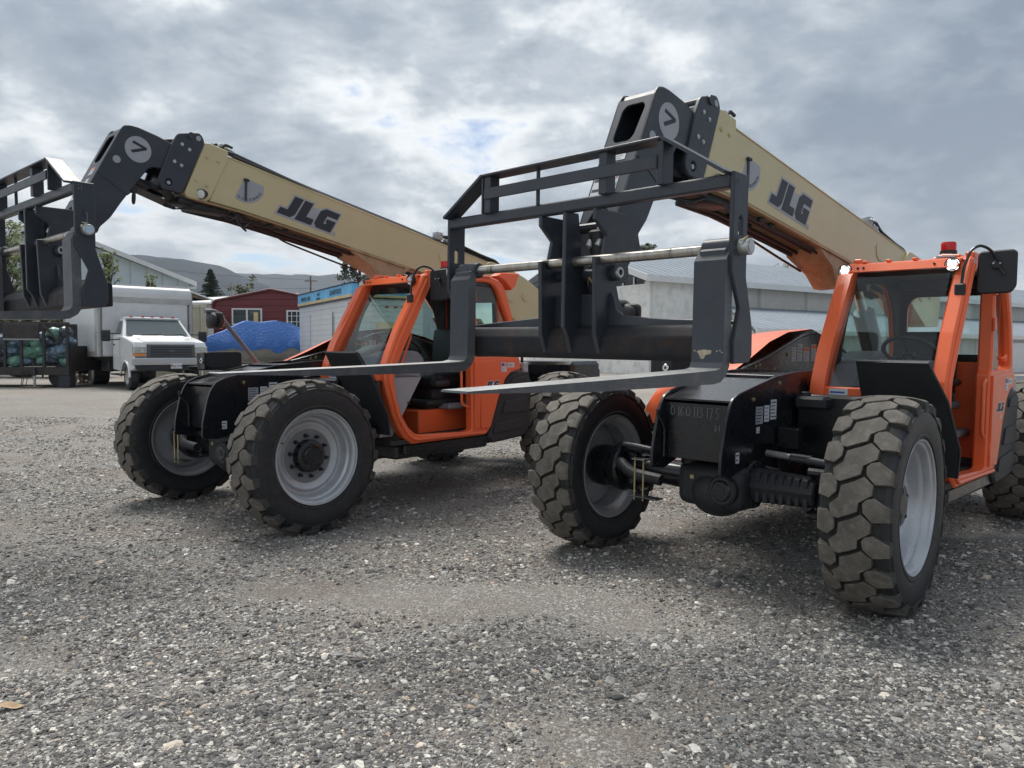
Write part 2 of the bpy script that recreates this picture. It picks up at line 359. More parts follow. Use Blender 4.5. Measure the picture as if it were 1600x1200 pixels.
def build_telehandler(label, T, steer, dl, ddx, ddz, cdz, lit, chalk, group, wheelz):
    t = thing('telehandler', label, 'telehandler', mat=T, group=group)
    # ================= chassis
    b = MB()
    plate = [(.487, .735), (.478, .87), (.43, 1.07), (.392, 1.155), (.35, 1.21), (.27, 1.245), (.045, 1.291), (-.229, 1.344), (-.55, 1.375), (-.9, 1.388), (-3.0, 1.30), (-3.9, 1.18), (-3.9, .62), (-3.2, .52), (-1.0, .52), (-.55, .56), (-.30, .74), (-.245, .84), (-.22, .885), (-.02, .90), (.07, .88), (.11, .82), (.16, .775), (.342, .716)]
    b.plate([plate], .022, 'black', 'y', .255, .004, fil=.02)
    b.plate([plate], .022, 'black', 'y', -.245, .004, fil=.02)
    # deck between and beside the plates, front face, slot
    b.prism([(.34, -.235, 1.165), (.045, -.235, 1.245), (-.229, -.235, 1.30), (-.55, -.235, 1.335), (-.9, -.235, 1.345), (-.9, -.235, .60), (.16, -.235, .80), (.30, -.235, .79), (.34, -.235, .80)][::-1],
            [(.34, .245, 1.165), (.045, .245, 1.245), (-.229, .245, 1.30), (-.55, .245, 1.335), (-.9, .245, 1.345), (-.9, .245, .60), (.16, .245, .80), (.30, .245, .79), (.34, .245, .80)][::-1], 'black')
    b.prism([(.355, -.23, 1.185), (.355, .24, 1.185), (.05, .24, 1.262), (-.23, .24, 1.318), (-.23, -.23, 1.318), (.05, -.23, 1.262)], [(.355, -.23, 1.197), (.355, .24, 1.197), (.05, .24, 1.274), (-.23, .24, 1.33), (-.23, -.23, 1.33), (.05, -.23, 1.274)], 'black')
    b.box2((-.25, -.235, 1.33), (-3.2, .243, 1.352), 'black', .003)
    b.box2((-.9, -.24, .55), (-3.9, .25, 1.1), 'black', .01)
    b.box2((-3.9, -.9, .60), (-4.5, .95, 1.32), 'black', .04)
    b.box2((-4.5, -.8, .70), (-4.68, .85, 1.25), 'black', .05)
    b.prism([(.13, -.7, 1.335), (.13, -.25, 1.335), (-1.0, -.25, 1.35), (-1.0, -.7, 1.35)][::-1], [(.10, -.7, 1.30), (.10, -.25, 1.30), (-1.0, -.25, 1.30), (-1.0, -.7, 1.30)][::-1], 'black')
    # lug with the white headed screw, black block on the deck edge
    b.plate([(.13, 1.30), (.13, 1.465), (.095, 1.475), (-.20, 1.475), (-.24, 1.46), (-.24, 1.30)], .17, 'plastic', 'y', -.42, .006, fil=.015)
    b.box2((.135, -.40, 1.31), (.15, -.32, 1.47), 'black', .004)
    b.cyl((.15, -.36, 1.39), (.163, -.36, 1.39), .026, 'chrome', 20, bev=.003); b.cyl((.16, -.36, 1.39), (.166, -.36, 1.39), .01, 'ink', 6)
    # nose details: pipe, bolts, small labels
    b.tube([(.36, -.225, .80), (.36, -.225, 1.0), (.44, -.228, 1.09), (.44, -.228, 1.12)], .012, 'black', 8, .04)
    for p in ((.09, 1.20), (-.28, 1.30), (-1.0, 1.30)): bolt(b, (p[0], .267, p[1]), (0, 1, 0), .011, 'brass')
    lf = (-1, 0, 0)
    decal(b, (.05, .268, 1.035), lf, (0, 0, 1), .10, .115, 5, ('decg', 'ink')); decal(b, (-.07, .268, 1.045), lf, (0, 0, 1), .07, .11, 4, ('white', 'grime')); decal(b, (-.16, .268, 1.055), lf, (0, 0, 1), .085, .135, 5, ('white', 'ink'))
    decal(b, (.035, .268, .975), lf, (0, 0, 1), .045, .04, 2); decal(b, (.305, .268, .80), lf, (0, 0, 1), .045, .07, 2, ('white', 'ink'))
    if chalk:
        digs = {'0': [[(.2, .1), (0, .3), (0, .75), (.25, 1), (.5, .75), (.5, .25), (.2, .1)]], '1': [[(.25, 0), (.25, 1)]], '6': [[(.45, 1), (.1, .6), (0, .25), (.25, 0), (.5, .2), (.35, .45), (.05, .35)]],
                '3': [[(.05, .95), (.4, .95), (.2, .6), (.5, .35), (.3, .02), (0, .1)]], '7': [[(0, .95), (.5, .95), (.35, .4), (.25, -.1)]], '5': [[(.5, 1), (.15, .95), (.1, .6), (.4, .5), (.45, .15), (.05, 0)]]}
        def write(s, y0, z0, h, x0, ww):
            y = y0
            for c in s:
                for st in digs[c]: b.tube([(x0, y + p[0] * h * .75, z0 + p[1] * h) for p in st], .0024, 'chalk', 4)
                y += ww * (.5 if c == '1' else 1)
        write('0160113175', -.19, 1.075, .07, .3415, .047); write('31', .135, 1.0, .035, .3415, .028)
    ch = b.obj('chassis', t, 30)
    # ================= front and rear axles with knuckles, steering and shaft
    for xa, st, sg in ((0, steer, 1), (-WB, 0, -1)):
        a = MB(); z = .635 + wheelz[0 if sg > 0 else 2]
        a.cyl((0, -.66, z), (0, -.26, z), .078, 'black', 20, r2=.10); a.cyl((0, .24, z), (0, .68, z), .115, 'plastic', 8, r2=.098, bev=.01)
        a.box((.03 * sg, .02, z - .02), (.34, .50, .30), 'plastic', .07, None, 3); a.sph((.05 * sg, .02, z - .06), .19, 'plastic', (1, 1.1, .95), 24)
        a.cyl((.15 * sg, .14, z - .03), (.245 * sg, .14, z - .03), .10, 'plastic', 28, bev=.012); a.cyl((.22 * sg, .14, z - .03), (.258 * sg, .14, z - .03), .07, 'black', 24, bev=.01); a.cyl((.25 * sg, .14, z - .03), (.262 * sg, .14, z - .03), .03, 'plastic', 16)
        a.cyl((.12 * sg, -.17, z + .10), (.12 * sg, -.17, z + .17), .06, 'plastic', 20, bev=.01); a.box((.2 * sg, -.10, z + .03), (.02, .03, .03), 'brass', .003)
        a.cyl((-.1 * sg, 0, z), (-.5 * sg, 0, z + .02), .10, 'plastic', 20, r2=.06)
        a.cyl((0, .235, z), (0, .262, z), .16, 'plastic', 28, bev=.006)
        for k in range(14):
            an = k * PI / 7; bolt(a, (.142 * math.cos(an), .262, z + .142 * math.sin(an)), (0, 1, 0), .010, 'black')
        for k in range(7): a.box((0, .315 + k * .052, z), (.204 - k * .005, .034, .196 - k * .004), 'plastic', .006)
        for s in (1, -1):
            k = s
            a.box((0, s * .70, z + .135), (.13, .17, .05), 'black', .015); a.box((0, s * .70, z - .135), (.13, .17, .05), 'black', .015)
            a.cyl((0, s * .72, z - .15), (0, s * .72, z + .15), .06, 'black', 20, bev=.01)
            a.lathe([(.001, 0), (.17, 0), (.185, .02), (.185, .07), (.16, .10), (.12, .16), (.001, .17)], 'black', Matrix.Translation((0, s * .76, z)) @ rot_to((0, s, 0)), 32)
            for q in range(10):
                an = q * PI / 5; bolt(a, (.165 * math.cos(an), s * .765, z + .165 * math.sin(an)), (0, -s, 0), .011, 'black')
            xr = -.24 * sg
            a.tube([(.0, s * .74, z + .05), (xr * .5, s * .70, z + .06), (xr, s * .6, z + .03)], .032, 'black', 10)
            a.cyl((xr, s * .66, z + .01), (xr, s * .36, z + .02), .018, 'black', 12); a.cyl((xr, s * .36, z + .02), (xr, 0, z + .02), .036, 'plastic', 14, bev=.006)
            a.sph((xr, s * .63, z + .03), .034, 'black')
            if s < 0: a.tube([(.05, -.78, z + .17), (.25, -.62, z + .20), (.30, -.50, z + .205), (.31, -.30, z + .19)], .02, 'plastic', 10, .04); a.tube([(.02, -.78, z + .02), (.20, -.70, z + .06), (.26, -.55, z - .0), (.24, -.32, z - .02)], .04, 'plastic', 12, .05)
        if sg > 0:
            a.cyl((-.03, .55, z + .20), (-.06, .30, z + .21), .022, 'zinc', 16); a.cyl((-.02, .48, z + .20), (-.03, .62, z + .195), .034, 'black', 16, bev=.006); a.cyl((-.02, .6, z + .195), (0.0, .98, z + .17), .027, 'char', 16)
            # bracket with two brass-coloured bolts at the machine's right
            a.box2((.33, -.45, z - .13), (.42, -.24, z - .122), 'black', .002); a.box2((.33, -.45, z + .125), (.42, -.34, z + .133), 'black', .002)
            for yy in (-.43, -.36): a.cyl((.40, yy, z - .15), (.40, yy, z + .14), .0065, 'brass', 10)
        o = a.obj('axle', t, 30); o.location = (xa, 0, 0)
    a = MB(); a.cyl((-.45, 0, .66), (-WB + .45, 0, .66), .045, 'black', 16); a.obj('drive_shaft', t)
    for i, (xa, s, st) in enumerate(((0, 1, steer), (0, -1, steer), (-WB, 1, 0), (-WB, -1, 0))):
        make_wheel(t, (xa, s * HT, .635 + wheelz[i]), st, s, .13 + .31 * i)
    # ================= engine hood on the right, inner panel, mirror
    b = MB()
    Ik = [(-.62, 1.20), (-.64, 1.33), (-.70, 1.378), (-.94, 1.466), (-1.26, 1.60), (-1.6, 1.688), (-2.07, 1.728), (-2.6, 1.63), (-3.1, 1.47), (-3.4, 1.35)]
    Ok = [(-.68, .98), (-.685, 1.10), (-.76, 1.17), (-1.13, 1.325), (-1.47, 1.445), (-1.82, 1.58), (-2.25, 1.67), (-2.7, 1.60), (-3.1, 1.43), (-3.4, 1.30)]
    ss = (0, .1, .3, .55, .8, .93, 1.0); vs = []; fs = []
    for (x0, z0), (x1, z1) in zip(Ik, Ok):
        for q in ss: bl = math.sin(q * PI) * .012; vs.append((x0 + (x1 - x0) * q, -.283 - .80 * q, z0 + (z1 - z0) * q ** 1.2 + bl - (.05 if q == 1 else 0)))
        vs.append((x1 - .01, -1.13, z1 - .16)); vs.append((x1 - .01, -1.13, .90))
    n = len(ss) + 2
    for i in range(len(Ik) - 1):
        for j in range(n - 1): fs.append([i * n + j, i * n + j + 1, (i + 1) * n + j + 1, (i + 1) * n + j])
    vs += [(-.63, -.283, .93)]; fs.append(list(range(n)) + [len(vs) - 1])
    b.add(vs, fs, 'orange')
    b.box2((-.72, -1.11, .88), (-3.3, -.29, .95), 'black', .01)
    for k in range(7): b.box2((-1.3 - k * .16, -1.128, 1.08), (-1.40 - k * .16, -1.118, 1.36), 'plastic', .003)
    b.obj('engine_hood', t, 50)
    b = MB()
    b.plate([(-.56, 1.335), (-.738, 1.372), (-.80, 1.40), (-1.132, 1.475), (-1.587, 1.61), (-1.80, 1.675), (-2.0, 1.712), (-2.12, 1.712), (-2.30, 1.665), (-3.4, 1.36), (-3.4, 1.2), (-.56, 1.25)], .02, 'black', 'y', -.268, .004, fil=.03)
    b.tube([(-.62, -.255, 1.352), (-.80, -.255, 1.386), (-1.132, -.255, 1.458), (-1.587, -.255, 1.59), (-1.80, -.255, 1.655), (-2.05, -.255, 1.69)], .010, 'black', 8)
    for p in ((-.97, 1.40), (-1.03, 1.41), (-1.55, 1.50), (-1.3, 1.37)): bolt(b, (p[0], -.258, p[1]), (0, 1, 0), .014, 'brass')
    fx = (-1, 0, 0)
    for k, (x, w) in enumerate(((-1.62, .09), (-1.735, .10), (-1.86, .12), (-2.02, .11), (-2.17, .10))): decal(b, (x, -.2575, 1.44), fx, (0, 0, 1), w, .12 + .03 * (k % 2), 5, ('white', 'grime'), 'oran2' if k in (2, 3) else None)
    b.obj('inner_panel', t, 30)
    b = MB(); b.box2((-.70, -1.10, .70), (-3.0, -.30, .90), 'black', .02); b.obj('engine_pan', t)
    b = MB(); b.tube([(-.86, -1.04, 1.30), (-.78, -1.04, 1.39), (-.39, -1.10, 1.90), (-.27, -1.10, 1.895)], .024, 'alu2', 12, .06)
    b.obj('mirror_arm', t)
    b = MB(); b.plate(fillet([(-.11, -.085), (.11, -.085), (.115, .085), (-.11, .09)], .05), .055, 'plastic', 'x', 0, .012, Matrix.Translation((-.36, -1.07, 1.80)) @ Matrix.Rotation(.25, 4, 'Z'))
    b.sph((-.33, -1.07, 1.80), .1, 'plastic', (.45, 1.05, .82), 18)
    b.tube([(-.38, -1.09, 1.90), (-.33, -1.06, 1.86), (-.32, -1.05, 1.82)], .009, 'black', 8)
    b.cyl((-.42, -1.07, 1.80), (-.425, -1.07, 1.80), .085, 'mirror', 24); b.obj('side_mirror', t)
    # ================= cab
    cy0, cy1 = .355, 1.165
    b = MB()
    outer = [(-1.33, 2.205), (-1.27, 2.185), (-1.117, 1.948), (-.938, 1.66), (-.84, 1.46), (-.782, 1.33), (-.775, 1.20), (-.80, 1.08), (-.867, .879), (-.93, .76), (-.997, .665), (-1.094, .600), (-2.10, .600), (-2.165, .645), (-2.235, .80), (-2.305, .979), (-2.409, 1.161), (-2.50, 1.235), (-2.659, 1.256), (-2.645, 1.42), (-2.60, 1.62), (-2.558, 1.781), (-2.444, 2.074), (-2.39, 2.15), (-2.319, 2.20), (-2.171, 2.235), (-1.9, 2.225)]
    door = [(-1.42, 2.13), (-1.35, 2.075), (-1.153, 1.726), (-.985, 1.44), (-.91, 1.30), (-.892, 1.199), (-.92, 1.04), (-.981, .871), (-1.06, .75), (-1.135, .695), (-1.21, .675), (-1.80, .652), (-1.90, .665), (-1.90, 1.37), (-1.935, 1.40), (-1.94, 2.14)]
    rw = [(-1.98, 1.40), (-1.98, 2.165), (-2.146, 2.168), (-2.23, 2.15), (-2.295, 2.10), (-2.367, 1.969), (-2.48, 1.771), (-2.545, 1.55), (-2.56, 1.43), (-2.50, 1.405)]
    b.plate([outer, door, rw], .10, 'orange', 'y', cy1 - .05, .014, fil=[.012, .02, .02])
    # raised rib line along the front post and sill
    b.tube([(-1.30, cy1 + .002, 2.14), (-.955, cy1 + .002, 1.58), (-.835, cy1 + .002, 1.33), (-.83, cy1 + .002, 1.18), (-.92, cy1 + .002, .87), (-1.03, cy1 + .002, .70), (-1.12, cy1 + .002, .637), (-2.09, cy1 + .002, .625)], .017, 'orange', 8, .05)
    b.plate([[(-1.93, .665), (-1.93, 1.36), (-2.03, 1.36), (-2.0, .68)]], .02, 'orange', 'y', cy1 + .008, .004)
    b.plate([[(-2.02, .67), (-2.02, 1.36), (-2.63, 1.385), (-2.64, 1.265), (-2.50, 1.245), (-2.40, 1.17), (-2.29, .98), (-2.16, .665)]], .016, 'orange', 'y', cy1 + .006, .005, fil=.02)
    for z in (.80, 2.02, 1.75): b.box((-1.945, cy1 + .004, z), (.04, .02, .10), 'orange', .004)
    b.tube([(-2.43, cy1 - .03, 1.50), (-2.49, cy1 - .03, 1.47), (-2.52, cy1 - .03, 1.52)], .012, 'orange', 8, .02)
    # right frame
    outR = [(-1.33, 2.205), (-1.25, 2.185), (-1.09, 2.03), (-.938, 1.80), (-.80, 1.52), (-.725, 1.34), (-.70, 1.22), (-.72, .95), (-.85, .60), (-2.45, .60), (-2.62, 1.3), (-2.558, 1.781), (-2.444, 2.074), (-2.319, 2.20), (-2.171, 2.235)]
    inR = [(-1.34, 2.07), (-1.27, 2.06), (-1.12, 1.83), (-.99, 1.52), (-.985, 1.40), (-1.05, 1.34), (-2.20, 1.34), (-2.24, 1.60), (-2.16, 1.90), (-2.02, 2.07), (-1.88, 2.11)]
    b.plate([outR, inR], .05, 'orange', 'y', cy0 - .005, .008, fil=.03)
    b.prism([(-1.27, cy0 - .05, 2.17), (-1.13, cy0 - .05, 2.09), (-.80, cy0 - .05, 1.545), (-.70, cy0 - .05, 1.30), (-.69, cy0 - .05, 1.22), (-.80, cy0 - .05, 1.22), (-.84, cy0 - .05, 1.32), (-.93, cy0 - .05, 1.52), (-1.21, cy0 - .05, 2.0)],
            [(-1.27, cy0 + .05, 2.17), (-1.13, cy0 + .05, 2.09), (-.80, cy0 + .05, 1.545), (-.70, cy0 + .05, 1.30), (-.69, cy0 + .05, 1.22), (-.80, cy0 + .05, 1.22), (-.84, cy0 + .05, 1.32), (-.93, cy0 + .05, 1.52), (-1.21, cy0 + .05, 2.0)], 'orange')
    # header, cowl, rear wall, floor cross members
    b.prism([(-1.17, cy0 - .03, 2.12), (-1.17, cy1 - .06, 2.12), (-1.27, cy1 - .06, 2.12), (-1.27, cy0 - .03, 2.12)], [(-1.205, cy0 - .03, 2.178), (-1.205, cy1 - .06, 2.178), (-1.33, cy1 - .06, 2.20), (-1.33, cy0 - .03, 2.20)], 'orange')
    for y in (.43, .47, .95): b.cyl((-1.178, y, 2.15), (-1.19, y, 2.15), .008, 'ink', 10)
    b.box2((-.70, cy0 - .04, 1.20), (-.80, cy1 - .04, 1.275), 'orange', .01)
    b.box2((-.72, cy0 - .04, .72), (-.78, cy1 - .04, 1.205), 'black', .006)
    rwl = [(cy0 - .01, .62), (cy1 - .05, .62), (cy1 - .05, 2.18), (cy0 - .01, 2.18)]
    rwh = [(.43, 1.52), (1.07, 1.52), (1.10, 1.62), (1.09, 1.92), (1.04, 2.0), (.48, 2.0), (.43, 1.92)]
    b.plate([rwl, rwh], .03, 'orange', 'x', -2.36, .004, fil=[0, .05])
    b.box2((-2.2, cy0 + .02, .62), (-2.345, cy1 - .10, 1.46), 'orange', .01)
    b.obj('cab_frame', t, 40)
    b = MB()
    b.plate([[(cy0 + .02, 1.46), (cy1 - .1, 1.46), (cy1 - .1, 2.15), (cy0 + .02, 2.15)], rwh], .012, 'lining', 'x', -2.338, .002, fil=[0, .05])
    b.plate([[(-1.30, 2.14), (-1.20, 2.02), (-.95, 1.55), (-.94, 1.26), (-2.3, 1.26), (-2.3, 2.14)], [(-1.62 + (x + 1.62) * .93, 1.70 + (z - 1.70) * .93) for x, z in inR]], .014, 'lining', 'y', cy0 + .03, .003, fil=[.02, .05])
    b.box2((-1.30, cy0, 2.12), (-2.35, cy1 - .1, 2.15), 'lining', .005)
    b.box2((-2.10, cy0 + .05, 2.05), (-2.33, cy1 - .12, 2.13), 'lining', .02)
    b.obj('cab_lining', t, 30)
    b = MB()
    b.plate([(-1.24, 2.17), (-1.33, 2.20), (-1.9, 2.222), (-2.17, 2.232), (-2.31, 2.20), (-2.40, 2.13), (-2.3, 2.12), (-1.3, 2.15)], cy1 - cy0 - .08, 'black', 'y', (cy0 + cy1) / 2, .01)
    b.plate([(-2.50, 2.27), (-2.58, 2.31), (-2.88, 2.32), (-2.80, 2.16), (-2.74, 2.13), (-2.64, 2.22)], .12, 'orange', 'y', .92, .01)
    for s in (cy0 + .02, cy1 - .03): b.box2((-1.32, s - .03, 2.19), (-2.2, s + .03, 2.235), 'orange', .008)
    for y in (.45, .62, .8): b.box((-1.27, y, 2.20), (.05, .03, .02), 'orange', .003)
    b.obj('roof', t, 30)
    # glazing
    g = MB()
    g.add([(-1.20, cy0 + .055, 2.10), (-1.20, cy1 - .11, 2.10), (-.80, cy1 - .11, 1.42), (-.735, cy1 - .11, 1.27), (-.735, cy0 + .055, 1.27), (-.80, cy0 + .055, 1.42)], [[0, 1, 2, 5], [5, 2, 3, 4]], 'glass')
    g.obj('windscreen', t, 0)
    g = MB(); g.plate([inR], .004, 'glasst', 'y', cy0 - .004, 0); g.obj('side_window', t, 0)
    g = MB(); g.plate([rwh], .004, 'glass', 'x', -2.358, 0); g.obj('rear_window', t, 0)
    g = MB(); g.plate([rw], .004, 'glass', 'y', cy1 - .05, 0)
    g.plate([[(-1.985, 1.95), (-1.985, 2.16), (-2.14, 2.163), (-2.225, 2.145), (-2.288, 2.095), (-2.36, 1.97)]], .006, 'greyp', 'y', cy1 - .065, 0); g.obj('quarter_window', t, 0)
    # interior
    b = MB()
    b.prism([(-.80, .40, 1.28), (-.80, 1.06, 1.28), (-1.30, 1.06, 1.22), (-1.30, .40, 1.22)], [(-.93, .40, 1.43), (-.93, 1.06, 1.40), (-1.28, 1.06, 1.40), (-1.28, .40, 1.50)], 'greyp')
    b.plate([(-.79, 1.27), (-.86, 1.36), (-.98, 1.44), (-1.22, 1.53), (-1.34, 1.535), (-1.42, 1.48), (-1.40, 1.2), (-.82, 1.2)], .24, 'greyp', 'y', .47, .02, fil=.04)
    b.plate([(-.79, 1.27), (-.88, 1.37), (-1.0, 1.43), (-1.20, 1.475), (-1.30, 1.46), (-1.38, 1.38), (-1.30, 1.2), (-.82, 1.2)], .46, 'greyp', 'y', .82, .02, fil=.04)
    b.prism([(-.80, .40, .68), (-.80, 1.05, .68), (-.95, 1.05, .68), (-.95, .40, .68)], [(-.80, .40, 1.25), (-.80, 1.05, 1.25), (-1.32, 1.05, 1.22), (-1.32, .40, 1.22)], 'greyl')
    b.cyl((-1.14, 1.06, .98), (-1.14, 1.07, .98), .012, 'ink', 10)
    b.obj('dashboard', t, 40)
    b = MB(); b.box2((-.85, cy0 + .02, .60), (-2.34, cy1 - .02, .645), 'mat', .004); b.box2((-1.45, cy0 + .03, .64), (-2.3, .86, .875), 'orange', .01)
    b.box2((-1.76, .76, .87), (-2.20, .98, .93), 'greyp', .015)
    b.box2((-1.60, .40, .87), (-2.28, .82, .93), 'plastic', .01); b.obj('cab_floor', t)
    b = MB()
    b.box((-1.85, .66, 1.16), (.50, .48, .13), 'seat', .05, seg=3); b.box((-1.86, .66, 1.02), (.4, .36, .16), 'plastic', .02); b.box((-1.80, .66, .94), (.5, .44, .07), 'plastic', .02)
    b.box((0, 0, 0), (.12, .46, .56), 'seat', .05, Matrix.Translation((-2.08, .66, 1.42)) @ Matrix.Rotation(-.12, 4, 'Y'), 3)
    for s in (.40, .92): b.box((-1.86, s, 1.30), (.32, .06, .05), 'seat', .02)
    b.tube([(-1.7, .95, 1.20), (-1.6, .99, 1.18), (-1.58, 1.0, 1.22)], .018, 'plastic', 8); b.box((-1.66, .98, 1.14), (.2, .06, .07), 'plastic', .02)
    b.obj('seat', t, 50)
    b = MB(); TS = Matrix.Translation((-1.36, .76, 1.53)) @ Matrix.Rotation(-.62, 4, 'Y')
    ring = [(.18 * math.cos(2 * PI * k / 32), .18 * math.sin(2 * PI * k / 32), 0) for k in range(33)]
    b.tube(ring, .016, 'plastic', 10, mat=TS, cap=False)
    for a in (0, 2.2, 4.1): b.tube([(0, 0, -.03), (.17 * math.cos(a), .17 * math.sin(a), 0)], .013, 'plastic', 8, mat=TS)
    b.cyl((0, 0, -.05), (0, 0, -.01), .045, 'plastic', 16, mat=TS); b.cyl((0, 0, -.04), (-.02, 0, -.35), .03, 'plastic', 12, mat=TS); b.obj('steering_wheel', t, 50)
    b = MB(); b.tube([(-1.10, cy1 - .07, 1.68), (-1.15, cy1 - .09, 1.67), (-1.17, cy1 - .09, 1.60), (-1.03, cy1 - .09, 1.31), (-.98, cy1 - .07, 1.28)], .011, 'orange', 8, .02); b.obj('grab_rail', t, 50); b = MB()
    b.tube([(-1.86, cy1 - .02, 1.33), (-1.76, cy1 - .01, 1.31), (-1.76, cy1 - .01, .93), (-1.86, cy1 - .02, .90)], .014, 'orange', 8, .04); b.obj('grab_rail', t, 50)
    b = MB(); b.box((-1.93, cy1 - .03, .82), (.02, .05, .14), 'zinc', .003); bolt(b, (-1.915, cy1 - .02, .86), (1, 0, 0), .012, 'zinc'); b.obj('door_latch', t)
    # fender, step, tank, valve
    b = MB()
    b.prism([(-.47, .70, 1.455), (-.47, 1.14, 1.455), (-.485, 1.14, 1.47), (-.485, .70, 1.47)], [(-.60, .70, 1.21), (-.60, 1.22, 1.21), (-.62, 1.22, 1.21), (-.62, .70, 1.21)], 'plastic')
    b.add([(-.47, .70, 1.455), (-.50, 1.13, 1.455), (-.60, 1.22, 1.21), (-.70, 1.27, .90), (-.74, 1.25, .72), (-.74, .76, .72), (-.70, .76, .95), (-.58, .74, 1.25)], [[0, 1, 2, 7], [7, 2, 3, 6], [6, 3, 4, 5]], 'plastic')
    b.add([(-.49, .70, 1.455), (-.52, 1.13, 1.455), (-.62, 1.22, 1.21), (-.72, 1.27, .90), (-.76, 1.25, .72), (-.76, .76, .72), (-.72, .76, .95), (-.60, .74, 1.25)], [[0, 1, 2, 7], [7, 2, 3, 6], [6, 3, 4, 5]], 'plastic')
    b.tube([(-.47, .70, 1.458), (-.50, 1.13, 1.458), (-.60, 1.225, 1.21), (-.71, 1.275, .90), (-.75, 1.255, .72)], .008, 'plastic', 6)
    b.obj('fender', t, 30)
    b = MB(); b.box2((-.55, .27, .78), (-.80, .75, 1.22), 'black', .02); b.box2((-.44, .30, 1.12), (-.72, .52, 1.21), 'plastic', .02); b.cyl((-.5, .36, 1.2), (-.5, .36, 1.24), .035, 'plastic', 16, bev=.006); b.box2((-.26, .27, .86), (-.34, .42, 1.0), 'black', .01)
    b.box2((-.80, .27, .40), (-2.70, .60, .62), 'black', .02); b.box2((-.95, .60, .46), (-2.2, 1.10, .595), 'black', .02)
    b.box2((-1.02, 1.04, .50), (-2.20, 1.14, .597), 'black', .012)
    b.obj('sill_box', t)
    b = MB()
    b.plate([(-2.42, 1.145), (-2.51, 1.222), (-2.66, 1.24), (-2.80, 1.24), (-2.86, 1.1), (-2.80, .60), (-2.70, .53), (-2.20, .50), (-2.13, .56), (-2.18, .65), (-2.25, .80), (-2.32, .985)], .30, 'plastic', 'y', 1.02, .02, fil=.03)
    b.plate([(-2.47, 1.10), (-2.52, 1.17), (-2.78, 1.19), (-2.78, 1.10)], .02, 'plastic', 'y', 1.175, .006, fil=.02)
    b.plate([(-2.40, .93), (-2.34, .80), (-2.74, .80), (-2.76, .95)], .02, 'plastic', 'y', 1.175, .006, fil=.02)
    b.plate([(-2.23, .70), (-2.20, .60), (-2.70, .62), (-2.70, .74)], .02, 'plastic', 'y', 1.175, .006, fil=.02)
    b.obj('fuel_tank', t, 40)
    b = MB(); b.box2((-2.72, 1.02, 1.20), (-2.80, 1.16, 1.33), 'decg', .006)
    for y in (1.05, 1.12):
        b.tube([(-2.74, y, 1.33), (-2.74, y, 1.40)], .016, 'plastic', 8); b.tube([(-2.74, y, 1.2), (-2.74, y, 1.1)], .012, 'zinc', 8); bolt(b, (-2.72, y, 1.26), (1, 0, 0), .008, 'ink')
    b.obj('valve_block', t)
    b = MB()
    jlg(b, (-2.07, cy1 + .0145, 1.075), .23, (-1, 0, 0), (0, 0, 1), 'white', 'ink', reg=False); b.obj('logo_decal', t); b = MB()
    decal(b, (-2.33, cy1 + .015, 1.24), (-1, 0, 0), (0, 0, 1), .085, .10, 4, ('white', 'grime')); b.box((-2.352, cy1 + .0175, 1.318), (.035, .001, .03), 'bluep', 0)
    for k in range(3): b.box((-2.39, cy1 + .0175, 1.325 - k * .012), (.04, .001, .005), 'red', 0)
    decal(b, (-2.43, cy1 + .015, 1.285), (-1, 0, 0), (0, 0, 1), .11, .05, 1, ('white', 'grime'))
    b.obj('door_decal', t); b = MB(); decal(b, (-2.18, cy1 + .015, 1.02), (-1, 0, 0), (0, 0, 1), .05, .035, 2, ('white', 'grime'))
    b.obj('door_decal', t); b = MB(); decal(b, (-.6985, .44, 1.212), (0, 1, 0), (0, 0, 1), .13, .05, 1, ('white', 'bluep'))
    b.obj('cowl_decal', t)
    # cab lamps, mirror, beacon
    for y in (.337, 1.064):
        b = MB(); TL = Matrix.Translation((-1.19, y, 2.137)) @ rot_to((1, .05, -.12))
        b.lathe([(.001, -.045), (.03, -.045), (.046, -.02), (.05, .0), (.05, .012), (.044, .014)], 'plastic', TL, 24); b.tube([(-1.21, y, 2.09), (-1.21, y, 2.05), (-1.23, y, 2.03)], .008, 'black', 6)
        w = b.obj('work_lamp', t)
        b = MB(); b.lathe([(.044, .010), (.034, .004), (.029, .012)], 'chrome', TL, 24); b.lathe([(.029, .012), (.018, .017), (.001, .018)], 'lit' if lit else 'lens', TL, 24)
        for k in range(4): b.sph((TL @ Vector((.022 * math.cos(k * PI / 2 + .78), .022 * math.sin(k * PI / 2 + .78), .012))), .0085, 'lit' if lit else 'chrome', n=8)
        b.obj('lamp_lens', w)
    b = MB(); TM = Matrix.Translation((-1.345, 1.30, 2.085)) @ Matrix.Rotation(.12, 4, 'Z')
    b.plate([(-.10, -.15), (.085, -.145), (.115, -.10), (.115, .13), (.09, .15), (-.10, .145), (-.115, .12), (-.12, -.13)], .035, 'plastic', 'x', 0, .012, TM, fil=.02)
    b.plate([(-.10, -.13), (.09, -.125), (.10, .13), (-.095, .13)], .004, 'mirror', 'x', -.019, 0, TM)
    b.tube([(-1.12, 1.14, 1.97), (-1.12, 1.15, 2.10), (-1.15, 1.18, 2.22), (-1.20, 1.22, 2.26), (-1.27, 1.27, 2.235), (-1.31, 1.31, 2.15), (-1.315, 1.32, 2.14)], .010, 'black', 8, .04)
    b.box((-1.115, 1.135, 1.955), (.04, .065, .085), 'plastic', .01); b.cyl((-1.315, 1.30, 2.13), (-1.30, 1.30, 2.13), .028, 'plastic', 12, bev=.004); b.tube([(-1.31, 1.30, 2.15), (-1.30, 1.35, 2.06)], .008, 'plastic', 6)
    for q in (1.285, 1.325): b.cyl((-1.31, q, 2.14), (-1.296, q, 2.14), .006, 'zinc', 8)
    b.obj('side_mirror', t)
